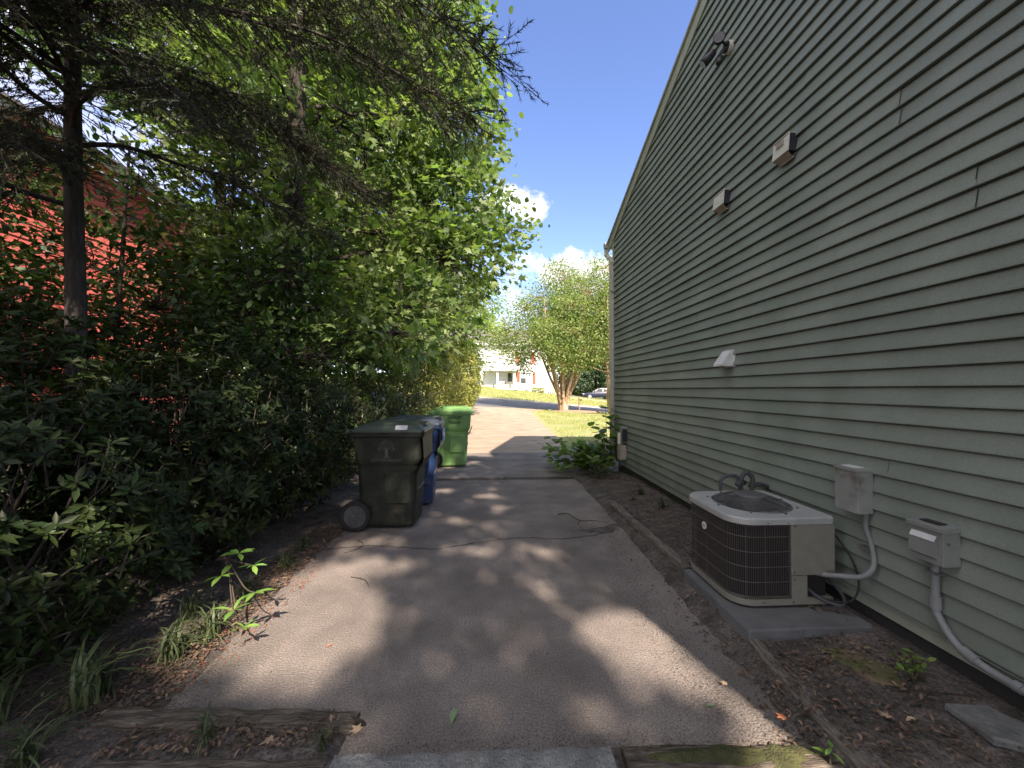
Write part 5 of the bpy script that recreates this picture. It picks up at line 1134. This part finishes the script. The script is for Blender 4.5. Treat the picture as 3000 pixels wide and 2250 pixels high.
def win(x0,x1,z0,z1,blind=True,shut=True):
    f=wput(MB().box(x0-.10,x1+.10,49.90,49.955,z0-.12,z1+.12),'window','white_paint')
    xm=(x0+x1)/2
    wput(MB().box(x0,xm-.05,49.88,49.899,z0,z1).box(xm+.05,x1,49.88,49.899,z0,z1),'pane','glass',f)
    if blind: wput(MB().box(x0+.02,xm-.08,49.868,49.878,(z0+z1)/2,z1-.15).box(xm+.10,x1-.03,49.868,49.878,z0+.02,z1-.18),'blind','white_paint',f)
    if shut:
        for a in (x0-.52,x1+.14):
            sb=MB().box(a,a+.38,49.89,49.95,z0-.10,z1+.12)
            for q in range(10): zz=z0+(z1-z0)*q/10; sb.box(a+.05,a+.33,49.875,49.889,zz,zz+.07)
            wput(sb,'shutter','shutter_red')
win(3.85,5.25,2.35,3.68); win(3.75,5.1,4.95,6.25); win(-4.6,-3.2,4.95,6.25); 
# porch
px0,px1=1.02-1.35,3.35
wput(MB().box(px0,px1,48.2,49.95,1.5,1.72),'porch_floor','white_paint')
for x in (.85,2.95): wput(MB().box(x-.11,x+.11,48.3,48.52,1.72,4.0),'porch_post','white_paint')
wput(MB().add([(px0-.2,48.0,4.0),(px1+.2,48.0,4.0),(px1+.2,49.95,4.75),(px0-.2,49.95,4.75),(px0-.2,48.0,3.85),(px1+.2,48.0,3.85),(px1+.2,49.95,3.85),(px0-.2,49.95,3.85)],[(0,1,2,3),(4,7,6,5),(0,4,5,1),(1,5,6,2),(3,7,4,0)]),'porch_roof','white_paint')
rl=MB().box(.95,1.75,48.36,48.42,2.50,2.56).box(2.95,3.75,48.36,48.42,2.35,2.41)
for q in range(8): rl.box(.98+q*.1,1.01+q*.1,48.37,48.41,1.72,2.5); rl.box(3.0+q*.1,3.03+q*.1,48.37,48.41,1.45,2.36)
wput(rl,'porch_railing','white_paint')
dr_=wput(MB().box(2.0,2.92,49.90,49.955,1.72,3.85),'door','cream'); wput(MB().box(2.18,2.74,49.88,49.899,2.55,3.65),'door_glass','glass',dr_)
wr=wput(MB().tube([(2.46+.18*math.cos(a),49.85,3.3+.18*math.sin(a)) for a in [2*math.pi*j/16 for j in range(17)]],.055,6,cap=False),'wreath','dark_ever',dr_)
wput(MB().box(4.4,4.9,49.94,50.04,1.30,1.52).box(6.3,6.85,49.94,50.04,1.1,1.4),'crawlspace_vent','roof_grey')
wput(MB().box(XR+.05,XR+1.6,50.6,58,FZ-.1,FZ+.02),'side_deck','white_paint')
rl=MB()
for q in range(16): rl.box(XR+.1+q*.1,XR+.13+q*.1,50.58,50.62,FZ,FZ+.95)
rl.box(XR+.05,XR+1.65,50.56,50.64,FZ+.93,FZ+1.0)
for q in range(6): rl.box(XR+.15+q*.28,XR+.27+q*.28,50.62,50.68,.5,FZ-.1)
wput(rl,'deck_railing','white_paint')
# second white house part glimpsed far left
ch=empty('porch_chair',(1.72,48.9,1.72),0,'dark porch chair beside the white house door','chair')
MB().box(-.25,.25,-.22,.22,.38,.44).put('seat','cream',ch); MB().box(-.25,.25,.18,.23,.44,.95).put('backrest','fabric_dark',ch)
for sx in (-.22,.19):
    for sy in (-.2,.17): MB().box(sx,sx+.04,sy,sy+.04,0,.38).put('leg','cream',ch)
# small plants at the foot of the white house
for i,(x,lab) in enumerate([(5.6,'low tan shrub against the white house foundation'),(6.4,'round low shrub next to the crawlspace vent')]):
    shrub('foundation_shrub',lab,'shrub',(x,49.3,zt(x,49.3)),90+i,(.5,.35,.6),160,DI,'hedge_y_sunlit',.10,5,0,None,5)
# ------------------------------------------------------------------ parked car
def car(loc,rz):
    t=empty('parked_car',loc,rz,'dark blue sedan parked in the driveway across the street','car')
    L2,W2=2.3,.88
    # side profile stations (x, z_low, z_belt, half width); front = -X
    st=[(-2.30,.42,.62,.62),(-2.22,.28,.72,.74),(-1.9,.22,.82,.83),(-1.3,.20,.90,.87),(-.8,.20,.95,.88),(.3,.20,.98,.88),(1.2,.20,1.0,.88),(1.75,.22,1.03,.86),(2.15,.28,1.02,.78),(2.30,.40,.95,.66),(2.33,.48,.80,.6)]
    rings=[[(x,-w_*.9,zl),(x,-w_,zl+.12),(x,-w_,zb-.22),(x,-w_*.95,zb-.04),(x,-w_*.85,zb),(x,w_*.85,zb),(x,w_*.95,zb-.04),(x,w_,zb-.22),(x,w_,zl+.12),(x,w_*.9,zl)] for x,zl,zb,w_ in st]
    MB().loft(rings).put('body','car_navy',t,smooth=True)
    cb=[(-1.05,.93,.80,.80),(-.35,1.36,.62,.62),(.1,1.44,.60,.6),(.75,1.43,.60,.6),(1.15,1.34,.62,.62),(1.75,1.03,.78,.78)]
    rings=[[(x,-.80,.92),(x,-w_,z),(x,w_,z),(x,.80,.92)] for x,z,w_,_ in cb]
    MB().loft(rings).put('cabin','car_navy',t,smooth=False,bevel=.02)
    for sg in (-1,1):
        y=lambda z:sg*(.815-.18*(z-.95)/.5)
        g1=[(-.80,.98),(-.30,1.31),(.28,1.37),(.28,.99)]; g2=[(.36,.99),(.36,1.37),(.98,1.32),(1.35,1.04)]
        for g_ in (g1,g2):
            MB().add([(x,y(z)+sg*.006,z) for x,z in g_]+[(x,y(z)-sg*.01,z) for x,z in g_],[(0,1,2,3),(7,6,5,4),(0,4,5,1),(1,5,6,2),(2,6,7,3),(3,7,4,0)]).put('side_window','car_glass',t)
        for x in (-1.42,1.38):
            w_=MB().cyl((x,sg*.70,.33),(x,sg*.895,.33),.33,28).put('wheel','rubber',t); h=MB().cyl((x,sg*.895,.33),(x,sg*.905,.33),.225,20)
            for q in range(7):
                a=q*2*math.pi/7; h.bar((x,sg*.912,.33),(x+.2*math.cos(a),sg*.912,.33+.2*math.sin(a)),.05,.01,up=(0,1,0))
            h.put('rim','chrome',w_)
        MB().box(-.86,-.72,sg*.9-.06,sg*.9+.06,.98,1.08).put('mirror','car_navy',t,bevel=.02)
        MB().box(2.10,2.30,sg*.70-.12,sg*.70+.10,.80,.95).put('tail_light','lamp_red',t,bevel=.02); MB().box(-2.27,-2.05,sg*.62-.10,sg*.62+.12,.62,.74).put('headlight','sticker',t,bevel=.02)
    MB().box(2.315,2.345,-.18,.18,.66,.78).put('number_plate','sticker',t)
car((14.6,51.9,zt(14.6,51.9)+.02),rad(-6))
# wooden post by the crape myrtle
pz=zt(6.15,27)
ps=empty('wooden_post',(6.15,27,pz),0,'short weathered wooden post right of the crape myrtle trunks','post')
MB().loft([[(.06*math.cos(a)*q+ox,.06*math.sin(a)*q,z) for a in [.785*j for j in range(8)]] for z,q,ox in ((-.1,1.1,0),(.5,1,.01),(.9,.9,-.01),(1.1,.5,.0))]).put('post','bark_tan',ps)
MB().box(.03,.20,-.03,.03,.78,.86).put('hook','bark_dark',ps)
